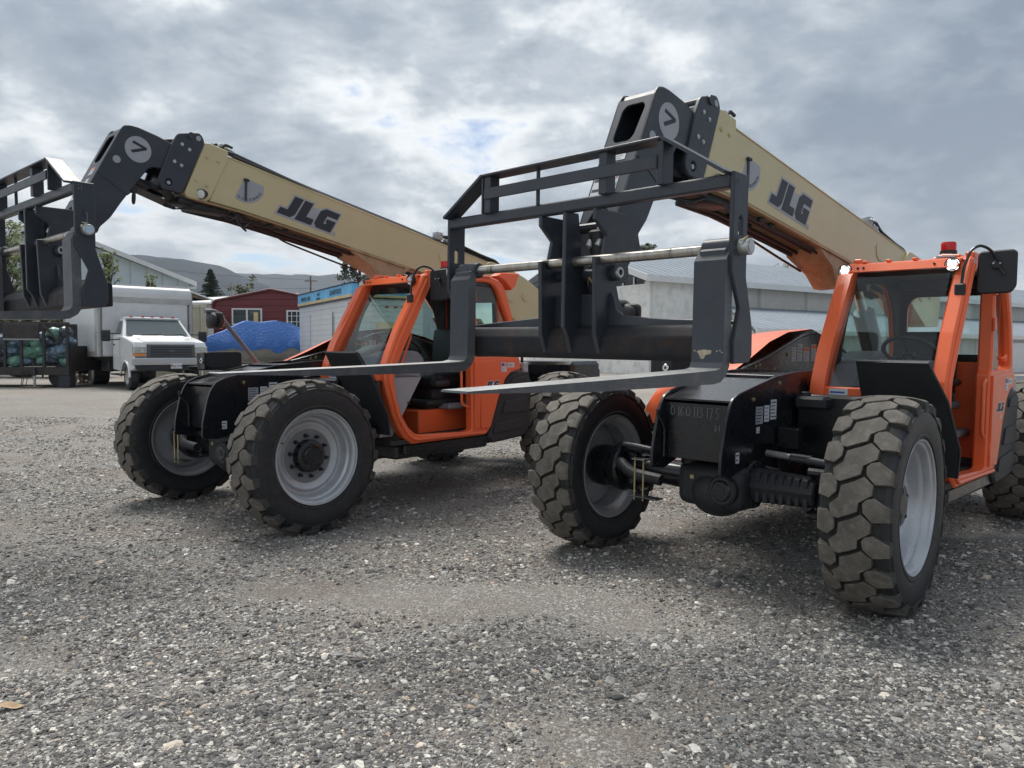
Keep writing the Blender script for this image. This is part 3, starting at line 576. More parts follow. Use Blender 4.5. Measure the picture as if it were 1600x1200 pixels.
    b = MB(); bz0 = 2.235
    b.lathe([(.001, 0), (.085, 0), (.085, .03), (.06, .05), (.058, .08), (.001, .08)], 'plastic', Matrix.Translation((-1.85, .86, bz0)), 24)
    b.plate([(.74, 2.225), (.99, 2.225), (.96, 2.275), (.84, 2.285), (.78, 2.26)], .14, 'orange', 'x', -1.83, .01); decal(b, (-1.757, .80, 2.235), (0, 1, 0), (0, 0, 1), .13, .035, 1, ('white', 'red'))
    w = b.obj('beacon_base', t)
    b = MB(); b.lathe([(.052, .08), (.054, .13), (.048, .145), (.001, .147)], 'beacon', Matrix.Translation((-1.85, .86, bz0)), 24); b.obj('beacon_lens', w)
    # ================= boom group (tilted as one for the second machine)
    bg = []
    def bo(mb, name, smooth=35, label=None):
        o = mb.obj(name, t, smooth, label); bg.append(o); return o
    yc = (BY0 + BY1) / 2; wy = BY1 - BY0
    b = MB()
    body = [(.155, 2.96), (.12, 2.955), (-.85, 2.838), (-2.07, 2.677), (-3.323, 2.502), (-3.62, 2.47), (-3.98, 2.385), (-4.27, 2.26), (-4.33, 2.12), (-4.30, 1.86), (-3.95, 1.84), (-3.55, 1.95), (-3.2, 2.10), (-1.96, 2.275), (-.884, 2.41), (.0, 2.512), (.3, 2.535)]
    b.plate(body, wy, 'tan', 'y', yc, .008)
    # top and bottom flanges and doubler plates at the ends
    b.plate([(.14, 2.953), (-3.323, 2.494), (-3.323, 2.504), (.14, 2.963)], wy + .012, 'tan', 'y', yc, .002)
    b.plate([(-3.30, 2.52), (-3.62, 2.49), (-3.98, 2.40), (-4.30, 2.27), (-4.36, 2.12), (-4.32, 1.82), (-3.9, 1.80), (-3.45, 2.0), (-3.2, 2.2), (-3.15, 2.4)], wy + .05, 'tan', 'y', yc, .006, fil=.05)
    for x, z, r in ((-3.72, 2.15, .10), (-4.0, 2.16, .075)): b.cyl((x, BY1 + .02, z), (x, BY1 + .032, z), r, 'tan', 28, bev=.003); b.cyl((x, BY1 + .03, z), (x, BY1 + .036, z), r * .8, 'tan', 28, bev=.003)
    b.plate([(-2.45, 2.50), (-2.62, 2.52), (-2.80, 2.42), (-2.80, 2.35), (-2.5, 2.36)], .006, 'tan', 'y', BY1 + .004, .002, fil=.06)
    collar = [(.361, 3.028), (.33, 3.035), (.146, 3.010), (.142, 2.93), (.30, 2.55), (.34, 2.515), (.50, 2.525), (.526, 2.562)]
    b.plate(collar, wy + .022, 'tan', 'y', yc, .006, fil=.012)
    o_boom = bo(b, 'boom', 30)
    b = MB()
    b.prism([(-1.20, BY0 - .01, 2.375), (-1.26, BY0 - .01, 2.28), (-1.62, BY0 - .01, 2.17), (-1.80, BY0 - .01, 2.06), (-1.95, BY0 - .01, 2.06), (-2.05, BY0 - .01, 2.27)], [(-1.20, BY1 + .0, 2.375), (-1.26, BY1 + .0, 2.33), (-1.50, BY1 + .0, 2.22), (-1.62, BY1 + .0, 2.06), (-1.80, BY1 + .0, 2.06), (-2.05, BY1 + .0, 2.27)], 'tanshade')
    b.plate([(.50, 2.535), (.0, 2.500), (-.884, 2.398), (-1.96, 2.262), (-1.96, 2.25), (-.884, 2.385), (.0, 2.488), (.50, 2.52)], wy + .03, 'tanshade', 'y', yc, .002)
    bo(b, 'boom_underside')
    b = MB()
    for y, r, dz in ((BY0 + .02, .022, -.035), (BY0 + .07, .016, -.03), (BY1 - .05, .014, -.025), (BY1 - .09, .014, -.025)):
        b.tube([(.42, y, 2.50 + dz), (.0, y, 2.482 + dz), (-.884, y, 2.385 + dz), (-1.9, y, 2.262 + dz), (-3.1, y, 2.10 + dz)], r, 'plastic', 8)
    b.tube([(-.5, BY0 + .0, 2.40), (-.62, BY0 + .0, 2.35), (-1.1, BY0 + .0, 2.26), (-1.5, BY0 + .0, 2.19)], .010, 'black', 8, .05)
    b.tube([(.25, .05, 2.50), (.18, .10, 2.43), (.10, .12, 2.40), (.02, .10, 2.47)], .006, 'black', 6, .03)
    b.tube([(.05, .06, 2.47), (-.03, .09, 2.36), (-.08, .09, 2.33), (-.04, .09, 2.37), (-.14, .06, 2.45)], .008, 'black', 6, .03)
    b.tube([(.62, .0, 2.44), (.56, .05, 2.42), (.45, .08, 2.46), (.38, .06, 2.50)], .007, 'black', 6, .04); b.cyl((.64, -.01, 2.45), (.57, .045, 2.425), .014, 'black', 8)
    rr = random.Random(5)
    for k in range(14): b.box((.05 - k * .04 + rr.uniform(-.02, .02), rr.uniform(-.10, .09), 2.465 - k * .004), (.06, .04, .035), 'plastic', .008, None)
    b.box2((.10, -.12, 2.45), (.45, .08, 2.51), 'plastic', .01); b.box2((.42, -.12, 2.47), (.56, .09, 2.53), 'plastic', .01)
    bo(b, 'hose_bundle', 50)
    b = MB()
    b.tube([(.14, -.06, 3.05), (.05, -.06, 3.06), (-.08, -.06, 3.01), (-.85, -.06, 2.895), (-2.07, -.06, 2.735), (-3.3, -.06, 2.56), (-3.7, -.06, 2.50)], .028, 'plastic', 10, .05)
    b.tube([(.10, -.01, 3.03), (.02, -.01, 3.03), (-.85, -.01, 2.875), (-2.07, -.01, 2.715), (-3.3, -.01, 2.54), (-3.6, -.01, 2.50)], .020, 'char', 10, .05)
    b.tube([(.05, .03, 3.0), (-.85, .03, 2.86), (-2.07, .03, 2.70), (-3.3, .03, 2.525)], .014, 'plastic', 8)
    b.box2((-2.50, -.05, 2.67), (-2.60, .03, 2.76), 'decg', .006); b.box2((-2.66, -.04, 2.66), (-2.78, .02, 2.70), 'decg', .006)
    for x in (-2.52, -2.58): b.cyl((x, .03, 2.73), (x, .045, 2.73), .012, 'zinc', 10)
    for i, y in enumerate((-.08, -.04, 0)): b.tube([(-2.6, y, 2.72), (-2.75, y, 2.74), (-2.9, y, 2.67), (-3.3, y, 2.60), (-3.55, y, 2.57), (-3.68, y, 2.50), (-3.66, y, 2.44)], .014, 'plastic', 8, .05)
    for k in range(5): b.tube([(.30 - k * .03, -.05 + k * .03, 3.03), (.27 - k * .03, -.05 + k * .03, 3.075), (.2 - k * .03, -.05 + k * .03, 3.06)], .012, 'zinc' if k % 2 else 'plastic', 6, .02)
    bo(b, 'top_hoses', 50)
    b = MB()
    for x, z in ((.339, 2.907), (.236, 2.894), (.432, 2.685), (.332, 2.664)): b = MB(); bolt(b, (x, BY1 + .011, z), (0, 1, 0), .012, 'tan'); bo(b, 'collar_bolt')
    b = MB(); jlg(b, (-.335, BY1 + .0005, 2.548), .735, bx, (0, 0, 1)); bo(b, 'logo_decal')
    b = MB(); ga = Vector((-.04, BY1 + .001, 2.792)); a0, a1 = R(-112), R(-20)
    TG = frame2(ga, bx, (0, 0, 1))
    P = [(.0 - .02, .0)] + [(.205 * math.cos(a0 + (a1 - a0) * k / 14), .205 * math.sin(a0 + (a1 - a0) * k / 14)) for k in range(15)]
    P = [(-.012, .02)] + P[1:] + [(.185, .01)]
    b.plate(P, .001, 'decg', 'z', 0, 0, TG)
    for k, s in enumerate(('10', '0', '10', '20', '30', '40', '50')):
        a = a0 + (a1 - a0) * (k + .5) / 7; b.text(s, .035, 'ink', TG @ Matrix.Translation((.175 * math.cos(a), .175 * math.sin(a), .001)) @ Matrix.Rotation(a + PI / 2, 4, 'Z'), .0004)
    b.box((0, -.085, .008), (.02, .20, .008), 'char', .002, frame2(ga + Vector((0, 0, 0)), (-1, 0, 0), (0, 0, 1))); b.box((0, .0, .012), (.05, .02, .02), 'ink', .003, frame2(ga, (-1, 0, 0), (0, 0, 1)))
    bo(b, 'angle_gauge')
    b = MB(); TL = Matrix.Translation((.385, BY1 + .03, 2.575)) @ rot_to((.85, .5, -.25))
    b.lathe([(.001, -.05), (.03, -.05), (.04, -.02), (.043, .012), (.038, .014)], 'plastic', TL, 20); w = bo(b, 'boom_lamp')
    b = MB(); b.lathe([(.038, .012), (.02, .018), (.001, .019)], 'lens', TL, 20); b.obj('lamp_lens', w)
    # black end collar
    b = MB(); bc = [(.60, 3.047), (.42, 3.098), (.385, 3.07), (.365, 3.02), (.545, 2.56), (.57, 2.542), (.72, 2.552), (.76, 2.61), (.655, 2.94)]
    b.plate([bc, [(.665 + .03 * math.cos(k * PI / 6), 2.615 + .03 * math.sin(k * PI / 6)) for k in range(12)]], .03, 'char', 'y', BY1 + .005, .006, fil=[.03, 0])
    b.plate([bc], .03, 'char', 'y', BY0 - .005, .006, fil=.03)
    b.plate([(.58, 3.0), (.44, 3.07), (.40, 3.0), (.57, 2.57), (.70, 2.58), (.72, 2.64)], wy - .02, 'char', 'y', yc, .01)
    b.cyl((.49, BY0 - .03, 3.05), (.49, BY1 + .03, 3.05), .03, 'char', 16); b.cyl((.425, BY1 + .02, 3.045), (.425, BY1 + .024, 3.045), .022, 'decg', 16)
    b.cyl((.665, BY1 - .01, 2.615), (.665, BY1 + .015, 2.615), .016, 'decg', 16)
    for x, z in ((.565, 2.96), (.50, 2.93), (.625, 2.80), (.565, 2.78)): bolt(b, (x, BY1 + .02, z), (0, 1, 0), .011, 'zinc', .008)
    # bracket below
    b.plate([[(.94, 2.60), (.93, 2.545), (.60, 2.46), (.56, 2.50), (.62, 2.56), (.90, 2.62)], [(.91, 2.595), (.90, 2.565), (.78, 2.55), (.80, 2.60)]], wy * .7, 'plastic', 'y', yc, .004)
    bo(b, 'boom_collar', 35)
    # head (gooseneck)
    b = MB()
    hp = [(1.056, 2.96), (1.03, 3.0), (.98, 3.013), (.92, 3.01), (.764, 2.982), (.58, 2.93), (.66, 2.70), (.735, 2.721), (.79, 2.715), (.827, 2.70), (.887, 2.607), (1.03, 2.383), (1.113, 2.238), (1.19, 2.15), (1.205, 2.10), (1.25, 2.09), (1.33, 1.95), (1.42, 1.95), (1.47, 2.05), (1.42, 2.15)]
    for y in (BY1 - .008, BY0 + .008): b.plate([hp], .02, 'char', 'y', y, .005, fil=.02)
    # front skin with the slot
    fo = Vector((1.056, yc, 2.96)); fe = Vector((1.42, yc, 2.15)) - fo; TF = frame2(fo, (0, 1, 0), -fe); Lf = fe.length; hw = wy / 2 - .003
    sl = [(-.072, -.075), (-.05, -.045), (.06, -.045), (.082, -.075), (.062, -.27), (.04, -.30), (-.06, -.30), (-.078, -.27)]
    arch = [(-.075, -Lf - .02), (-.075, -Lf + .06), (-.05, -Lf + .13), (0, -Lf + .16), (.05, -Lf + .13), (.075, -Lf + .06), (.075, -Lf - .02)]
    b.plate([[(-hw, .0), (hw, .0), (hw, -Lf), (.075, -Lf), (.075, -Lf + .06), (.05, -Lf + .13), (0, -Lf + .16), (-.05, -Lf + .13), (-.075, -Lf + .06), (-.075, -Lf), (-hw, -Lf)], sl], .014, 'char', 'z', -.007, .003, TF, fil=[0, .02])
    b.plate([(1.05, 2.95), (1.02, 2.99), (.975, 3.002), (.76, 2.97), (.60, 2.915), (.60, 2.90), (.76, 2.955), (.975, 2.987), (1.01, 2.975), (1.035, 2.94)], wy - .03, 'char', 'y', yc, 0)
    b.plate([(.75, 2.73), (.83, 2.71), (.90, 2.61), (1.04, 2.39), (1.12, 2.25), (1.13, 2.26), (1.05, 2.40), (.91, 2.62), (.84, 2.72), (.75, 2.745)], wy - .03, 'char', 'y', yc, 0)
    b.tube([(1.10, BY1 + .004, 2.60), (.94, BY1 + .004, 2.50)], .0, 'char', 4) if 0 else None
    b.cyl((1.09, BY0, 2.60), (1.09, BY1, 2.60), .035, 'char', 16)
    b.cyl((1.081, BY1 + .002, 2.711), (1.081, BY1 + .006, 2.711), .030, 'decg', 24)
    b.plate([(1.20, 2.60), (1.23, 2.58), (.99, 2.44), (.96, 2.47)], .006, 'char', 'y', BY1 + .003, .002)
    # lifting eye under the neck
    b.box((.93, .08, 2.50), (.05, .03, .05), 'plastic', .008, None)
    b.tube([(.93 + .0 * k, .09 + .02 * math.sin(k * PI / 6), 2.435 - .045 * math.cos(k * PI / 6)) for k in range(13)], .009, 'char', 8)
    bo(b, 'boom_head', 35)
    b = MB(); c7 = Vector((.917, BY1 + .003, 2.83)); T7 = frame2(c7, (-1, 0, 0), (0, 0, 1)); b.cyl((0, 0, -.001), (0, 0, .001), .105, 'decg', 40, mat=T7)
    b.plate([(-.050, .044), (-.040, .064), (.068, .028), (.068, .008), (-.045, -.038), (-.060, -.018), (.028, .018)], .001, 'ink', 'z', .0015, 0, T7)
    bo(b, 'head_decal'); b = MB()
    def dF(x, y): return TF @ Vector((x, y, .001))
    ey = -fe.normalized()
    decal(b, dF(-.03, -.43), (0, 1, 0), ey, .085, .07, 3, ('white', 'grime'), 'oran2'); decal(b, dF(.0, -.64), (0, 1, 0), ey, .055, .17, 2, ('white', 'grime')); decal(b, dF(-.115, -.66), (0, 1, 0), ey, .075, .15, 2, ('white', 'ink'))
    b.tube([TF @ Vector((.028 + .02 * math.cos(k * PI / 6), -.53 + .02 * math.sin(k * PI / 6), .003)) for k in range(13)], .0025, 'red', 5)
    bo(b, 'warning_decal')
    b = MB(); b.cyl((-2.37, yc, 2.12), (-2.85, yc, 1.62), .045, 'chrome', 20); b.cyl((-2.58, yc, 1.90), (-3.42, yc, .85), .095, 'char', 28, bev=.01); b.cyl((-2.37, -.13, 2.12), (-2.37, .09, 2.12), .05, 'char', 16); b.obj('lift_cylinder', t)
    Mb = Matrix.Translation((-4 + ddx, 0, 2.2 + ddz)) @ Matrix.Rotation(-dl, 4, 'Y') @ Matrix.Translation((4, 0, -2.2))
    for o in bg: o.matrix_local = Mb.copy()
    # ================= carriage and forks (kept level)
    cg = []
    def co(mb, name, smooth=35, label=None):
        o = mb.obj(name, t, smooth, label); o.location = (0, 0, cdz); cg.append(o); return o
    b = MB()
    sp = [(1.678, 2.288), (1.55, 2.288), (1.55, 1.84), (1.478, 1.61), (1.475, 1.49), (1.50, 1.455), (1.64, 1.45), (1.645, 1.55), (1.60, 1.70), (1.678, 1.86)]
    slot = [(1.635, 2.03), (1.62, 2.045), (1.605, 2.03), (1.605, 1.93), (1.62, 1.915), (1.635, 1.93)]
    sl2 = [(1.632, 2.09), (1.614, 2.105), (1.596, 2.09), (1.596, 2.02), (1.632, 2.02)]
    for y in (.94, -.935): b.plate([sp, sl2], .022, 'char', 'y', y, .004)
    b.box((1.65, 0, 2.25), (.058, 1.86, .062), 'char', .008)
    for y in (.84, .0, -.75): b.box((1.60, y, 2.215), (.05, .12, .03), 'char', .005) if 0 else None
    # lower beam with rounded nose and the tapering upright web
    b.plate([(1.60, 1.59), (1.575, 1.625), (1.50, 1.64), (1.44, 1.62), (1.44, 1.46), (1.60, 1.455), (1.615, 1.48), (1.615, 1.57)], 1.86, 'charb', 'y', 0, .006, fil=.015)
    b.plate([(-.92, 1.62), (.92, 1.62), (.92, 1.645), (.45, 1.665), (.27, 1.685), (.235, 1.71), (.215, 1.78), (.20, 1.80), (.17, 1.80), (-.18, 1.80), (-.21, 1.80), (-.225, 1.76), (-.25, 1.70), (-.30, 1.68), (-.92, 1.64)], .02, 'char', 'x', 1.535, .004)
    b.plate([(.50, 1.47), (.50, 1.40), (.56, 1.395), (.72, 1.395), (.74, 1.47)], .02, 'charb', 'x', 1.50, .004) if 0 else None
    co(b, 'carriage_frame')
    b = MB()
    for y, hi in ((-.195, 0), (-.01, 1), (.175, 0)):
        if hi: pl = [(1.685, 2.215), (1.66, 2.222), (1.58, 2.222), (1.56, 2.10), (1.55, 1.99), (1.50, 1.90), (1.45, 1.62), (1.50, 1.47), (1.62, 1.485), (1.655, 1.58), (1.685, 1.62)]
        else: pl = [(1.668, 1.975), (1.625, 1.98), (1.60, 1.93), (1.60, 1.99), (1.575, 2.09), (1.668, 2.165), (1.668, 2.222), (1.40, 2.222), (1.30, 2.13), (1.27, 2.04), (1.36, 1.98), (1.385, 1.95), (1.375, 1.89), (1.42, 1.86), (1.485, 1.845), (1.46, 1.77), (1.42, 1.73), (1.42, 1.62), (1.50, 1.47), (1.615, 1.485), (1.655, 1.58)]
        b.plate([pl], .026, 'char', 'y', y, .004)
    for s, y in ((1, .21), (-1, -.225)): b.cyl((1.52, y - .03 * s, 1.905), (1.52, y + .015 * s, 1.905), .042, 'char', 24, bev=.006); b.lathe([(.016, .0), (.016, .016), (.027, .016), (.03, .0)], 'zinc', Matrix.Translation((1.52, y + .012 * s, 1.905)) @ rot_to((0, s, 0)), 20)
    b.cyl((1.52, -.2, 1.905), (1.52, .18, 1.905), .03, 'char', 16)
    b.box((1.42, 0, 2.17), (.10, .30, .04), 'char', .01)
    # tilt cylinder and quick connectors between the plates
    b.cyl((1.50, .08, 2.14), (1.44, .08, 1.62), .058, 'plastic', 24, bev=.01); b.box((1.46, .07, 1.88), (.10, .14, .18), 'plastic', .02)
    co(b, 'carriage_plates')
    b = MB()
    for y in (.06, .12):
        b = MB(); b.cyl((1.50, y, 2.13), (1.53, y - .01, 2.075), .014, 'zinc', 10, bev=.003); b.cyl((1.53, y - .01, 2.08), (1.545, y - .015, 2.045), .020, 'zinc', 12, bev=.004); b.tube([(1.49, y, 2.14), (1.44, y, 2.19), (1.38, y, 2.17)], .011, 'plastic', 8, .03); co(b, 'hose_connector')
    b = MB(); b.cyl((1.52, .06, 1.86), (1.545, .05, 1.89), .010, 'brass', 8)
    co(b, 'grease_fitting')
    # backrest
    b = MB()
    b.box((1.675, -.01, 2.483), (.11, 1.20, .014), 'char', .003)
    b.box((1.715, -.005, 2.378), (.014, 1.16, .062), 'char', .003)
    for y in (-.565, .255, .585): b.box((1.675, y, 2.375), (.075, .05 if y < .5 else .03, .205), 'char', .003)
    b.box((1.675, -.207, 2.375), (.02, .014, .205), 'char', .002); b.box((1.675, -.60, 2.375), (.09, .012, .21), 'char', .003); b.box((1.675, .603, 2.375), (.09, .012, .21), 'char', .003)
    for s in (1, -1): b.prism([(1.62, s * .605, 2.49), (1.73, s * .605, 2.49), (1.73, s * .93, 2.285), (1.62, s * .93, 2.285)], [(1.62, s * .600, 2.476), (1.73, s * .600, 2.476), (1.73, s * .922, 2.272), (1.62, s * .922, 2.272)], 'char')
    co(b, 'load_backrest', 30)
    b = MB(); b.cyl((1.607, -.965, 1.966), (1.607, .955, 1.966), .0255, 'steel', 28)
    for s, y in ((1, .955), (-1, -.95)):
        b.cyl((1.607, y - .01 * s, 1.966), (1.607, y + .045 * s, 1.966), .037, 'zinc', 28, bev=.004); b.cyl((1.607, y + .045 * s, 1.966), (1.607, y + .048 * s, 1.966), .026, 'mirror' if not lit else 'zinc', 24)
        b.tube([(1.65, y + .02 * s, 1.985), (1.615, y + .03 * s, 2.01), (1.60, y + .02 * s, 2.0)], .005, 'brass', 6)
    b.cyl((1.65, .97, 1.985), (1.64, .97, 1.985), .012, 'zinc', 10)
    co(b, 'fork_shaft', 40)
    for yy in (.853, -.803):
        b = MB()
        b.cyl((1.607, yy - .08, 1.966), (1.607, yy + .075, 1.966), .046, 'char', 28, bev=.008)
        prof = [(1.70, 1.905), (1.70, 1.50), (1.703, 1.455), (1.72, 1.43), (1.76, 1.422), (2.4, 1.397), (3.19, 1.369), (3.195, 1.362), (2.6, 1.352), (1.78, 1.362), (1.72, 1.37), (1.67, 1.40), (1.645, 1.44), (1.64, 1.50), (1.64, 1.62), (1.64, 1.93), (1.66, 1.955)]
        vs = []; fs = []; n = len(prof)
        for s in (-1, 1):
            for x, z in prof: vs.append((x, yy + s * (.079 - (.018 if x > 3.1 else 0)), z))
        b.add(vs, [list(range(n))[::-1], list(range(n, 2 * n))], 'fork'); b.add(vs, [[i, (i + 1) % n, n + (i + 1) % n, n + i] for i in range(n) if not 3 <= i <= 5], 'char'); b.add(vs, [[i, (i + 1) % n, n + (i + 1) % n, n + i] for i in (3, 4, 5)], 'forktop')
        b.box((1.655, yy, 1.93), (.05, .14, .06), 'char', .01)
        if lit and yy > 0:
            b.plate([(.80, 1.505), (.835, 1.512), (.875, 1.508), (.87, 1.492), (.845, 1.488), (.835, 1.47), (.82, 1.472), (.812, 1.49)], .002, 'chip', 'x', 1.7015, 0)
            for y_, z_ in ((.90, 1.505), (.915, 1.508), (.925, 1.50), (.79, 1.506), (.915, 1.44), (.905, 1.45)): b.box((1.7015, y_, z_), (.002, .008, .006), 'chip', 0)
        o = co(b, 'fork', 30)
        bv = o.modifiers.new('b', 'BEVEL'); bv.width = .004; bv.segments = 2; bv.limit_method = 'ANGLE'
    if chalk: pass
    b = MB()
    for st in ([(0, 1), (.35, 1), (.15, .55), (.4, .3), (.2, 0), (0, .1)], [(.6, 0), (.6, 1)]): b.tube([(1.66 - p[0] * .05, .9525, 2.235 + p[1] * .03) for p in st], .0012, 'chalk', 4)
    co(b, 'chalk_mark')
    return t
def mpose(x, y, a, z, rx, ry):
    w = Vector((rx, ry, 0)); return Matrix.Translation((x, y, z)) @ Matrix.Rotation(a, 4, 'Z') @ Matrix.Rotation(w.length, 4, w)
def wz(z, rx, ry):
    return [-(z + rx * y - ry * x) - .012 for x, y in ((0, HT), (0, -HT), (-WB, HT), (-WB, -HT))]
GRP = 'orange telehandlers parked side by side'
tR = build_telehandler('near telehandler with both cab lamps lit and chalk numbers on its nose', mpose(1.42697, 5.20824, -2.34405, -.00177, -.00692, -.00892), .04855, 0, 0, 0, 0, True, True, GRP, wz(-.00177, -.00692, -.00892))
tL = build_telehandler('farther telehandler with unlit cab lamps and its boom raised a little higher', mpose(-2.51614, 7.03874, -2.28502, .0071, .00858, .0082), -.01054, R(3.458), .0161, -.0032, .335, False, False, GRP, wz(.0071, .00858, .0082))
# ---------------------------------------------------------------- ground
def ground_mat():
    m, nt, b = newmat('gravel'); L = nt.links.new
    tc = N(nt, 'ShaderNodeTexCoord')
    n0 = N(nt, 'ShaderNodeTexNoise', Scale=1.1, Detail=8, Roughness=.65); L(tc.outputs['Object'], n0.inputs['Vector'])
    nd = N(nt, 'ShaderNodeTexNoise', Scale=40, Detail=3); L(tc.outputs['Object'], nd.inputs['Vector'])
    ad = N(nt, 'ShaderNodeMixRGB', blend_type='ADD'); ad.inputs[0].default_value = .02; L(tc.outputs['Object'], ad.inputs[1]); L(nd.outputs['Color'], ad.inputs[2])
    v1 = N(nt, 'ShaderNodeTexVoronoi', Scale=95); L(ad.outputs[0], v1.inputs['Vector'])
    v2 = N(nt, 'ShaderNodeTexVoronoi', Scale=210); L(ad.outputs[0], v2.inputs['Vector'])
    s1 = N(nt, 'ShaderNodeSeparateColor'); L(v1.outputs['Color'], s1.inputs[0]); s2 = N(nt, 'ShaderNodeSeparateColor'); L(v2.outputs['Color'], s2.inputs[0])
    r1 = ramp(nt, s1.outputs[0], [(0, (.085, .079, .073)), (.45, (.145, .136, .126)), (.75, (.23, .23, .228)), (.92, (.38, .37, .34)), (1, (.55, .53, .48))])
    r2 = ramp(nt, s2.outputs[1], [(0, (.07, .064, .058)), (.6, (.145, .134, .122)), (1, (.33, .32, .30))])
    mx = N(nt, 'ShaderNodeMixRGB'); L(r1.outputs[0], mx.inputs[1]); L(r2.outputs[0], mx.inputs[2])
    ns = N(nt, 'ShaderNodeTexNoise', Scale=5, Detail=6, Roughness=.7); L(tc.outputs['Object'], ns.inputs['Vector'])
    rs = ramp(nt, ns.outputs['Fac'], [(.4, g3(.15)), (.6, g3(.85))]); L(rs.outputs[0], mx.inputs[0])
    # brown dirt patches, stretched along the tyre tracks
    mp = N(nt, 'ShaderNodeMapping'); mp.inputs['Scale'].default_value = (.35, .8, 1); mp.inputs['Rotation'].default_value = (0, 0, .35); L(tc.outputs['Object'], mp.inputs[0])
    n2 = N(nt, 'ShaderNodeTexNoise', Scale=1.5, Detail=9, Roughness=.66); L(mp.outputs[0], n2.inputs['Vector'])
    rd = ramp(nt, n2.outputs['Fac'], [(.44, g3(0.05)), (.64, g3(.55))])
    md = N(nt, 'ShaderNodeMixRGB'); L(rd.outputs[0], md.inputs[0]); L(mx.outputs[0], md.inputs[1])
    dc = ramp(nt, nd.outputs['Fac'], [(.3, (.115, .088, .066)), (.7, (.185, .148, .115))]); L(dc.outputs[0], md.inputs[2])
    # overall lighter worn areas
    n5 = N(nt, 'ShaderNodeTexNoise', Scale=.22, Detail=5, Roughness=.6); L(tc.outputs['Object'], n5.inputs['Vector'])
    r5 = ramp(nt, n5.outputs['Fac'], [(.35, g3(1.3)), (.65, g3(1.65))]); mm_ = N(nt, 'ShaderNodeMixRGB', blend_type='MULTIPLY'); mm_.inputs[0].default_value = 1
    L(md.outputs[0], mm_.inputs[1]); L(r5.outputs[0], mm_.inputs[2])
    # ground far away is made paler
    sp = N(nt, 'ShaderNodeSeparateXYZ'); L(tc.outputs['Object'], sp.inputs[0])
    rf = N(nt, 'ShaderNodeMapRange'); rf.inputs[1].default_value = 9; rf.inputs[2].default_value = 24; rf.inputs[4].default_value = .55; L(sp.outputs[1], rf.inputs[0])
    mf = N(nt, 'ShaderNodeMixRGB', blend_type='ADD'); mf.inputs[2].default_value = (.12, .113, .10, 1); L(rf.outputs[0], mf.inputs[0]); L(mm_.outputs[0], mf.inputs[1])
    L(mf.outputs[0], b.inputs['Base Color']); b.inputs['Roughness'].default_value = .9; b.inputs['Specular IOR Level'].default_value = .25
    h1 = N(nt, 'ShaderNodeMath', operation='MULTIPLY_ADD'); h1.inputs[1].default_value = -1.0; L(v1.outputs['Distance'], h1.inputs[0]); L(s1.outputs[1], h1.inputs[2])
    bp = N(nt, 'ShaderNodeBump', Strength=.8, Distance=.006); L(h1.outputs[0], bp.inputs['Height'])
    bp2 = N(nt, 'ShaderNodeBump', Strength=.7, Distance=.004); L(s2.outputs[0], bp2.inputs['Height']); L(bp.outputs[0], bp2.inputs['Normal']); L(bp2.outputs[0], b.inputs['Normal'])
    return m
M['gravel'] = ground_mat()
def axis(near, far, step, g):
    out = [0]; s = step
    while out[-1] < far:
        out.append(out[-1] + s)
        if out[-1] > near: s *= g
    return out
xs = axis(6, 9000, .09, 1.16); xs = [-x for x in xs[::-1][:-1]] + xs
ys = [-60, -30, -12, -5, -2] + [y for y in axis(9, 12000, .08, 1.10)]
def gh(x, y):
    k = max(0, 1 - max(0, y - 8) / 20)
    n = noise.noise(Vector((x * .55, y * .55, 0))) * .014 + noise.noise(Vector((x * 2.1, y * 2.1, 5))) * .008 + noise.noise(Vector((x * 7, y * 7, 9))) * .004
    for c0_, sl_, wd_ in ((4.1, .16, .20), (5.0, .16, .22), (3.3, -.10, .16), (6.3, .05, .25)):
        d_ = y - c0_ - sl_ * x - .25 * noise.noise(Vector((x * .4, c0_, 0))); n -= .016 * math.exp(-(d_ / wd_) ** 2) - .007 * math.exp(-((abs(d_) - wd_ * 1.7) / (wd_ * .6)) ** 2)
    return gz(x, y) + n * k
vs = [(x, y, gh(x, y)) for y in ys for x in xs]; nx = len(xs)
fs = [[j * nx + i, j * nx + i + 1, (j + 1) * nx + i + 1, (j + 1) * nx + i] for j in range(len(ys) - 1) for i in range(nx - 1)]
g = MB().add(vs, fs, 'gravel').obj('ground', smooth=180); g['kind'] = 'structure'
# loose stones: points carrying a size, instanced pebbles
def stone_mat():
    m, nt, b = newmat('stones'); L = nt.links.new
    oi = N(nt, 'ShaderNodeObjectInfo')
    r = ramp(nt, oi.outputs['Random'], [(0, (.075, .071, .068)), (.3, (.125, .12, .116)), (.55, (.19, .183, .175)), (.74, (.29, .28, .265)), (.88, (.44, .42, .375)), (.96, (.70, .67, .60)), (1, (.40, .30, .22))])
    tc = N(nt, 'ShaderNodeTexCoord'); n = N(nt, 'ShaderNodeTexNoise', Scale=2.5, Detail=5); L(tc.outputs['Object'], n.inputs['Vector'])
    mr = ramp(nt, n.outputs['Fac'], [(.3, g3(.85)), (.7, g3(1.35))]); mx = N(nt, 'ShaderNodeMixRGB', blend_type='MULTIPLY'); mx.inputs[0].default_value = 1
    L(r.outputs[0], mx.inputs[1]); L(mr.outputs[0], mx.inputs[2]); L(mx.outputs[0], b.inputs['Base Color']); b.inputs['Roughness'].default_value = .75; b.inputs['Specular IOR Level'].default_value = .3
    return m
M['stone'] = stone_mat()
rs = random.Random(11); pts = []; scs = []
NST = 230000
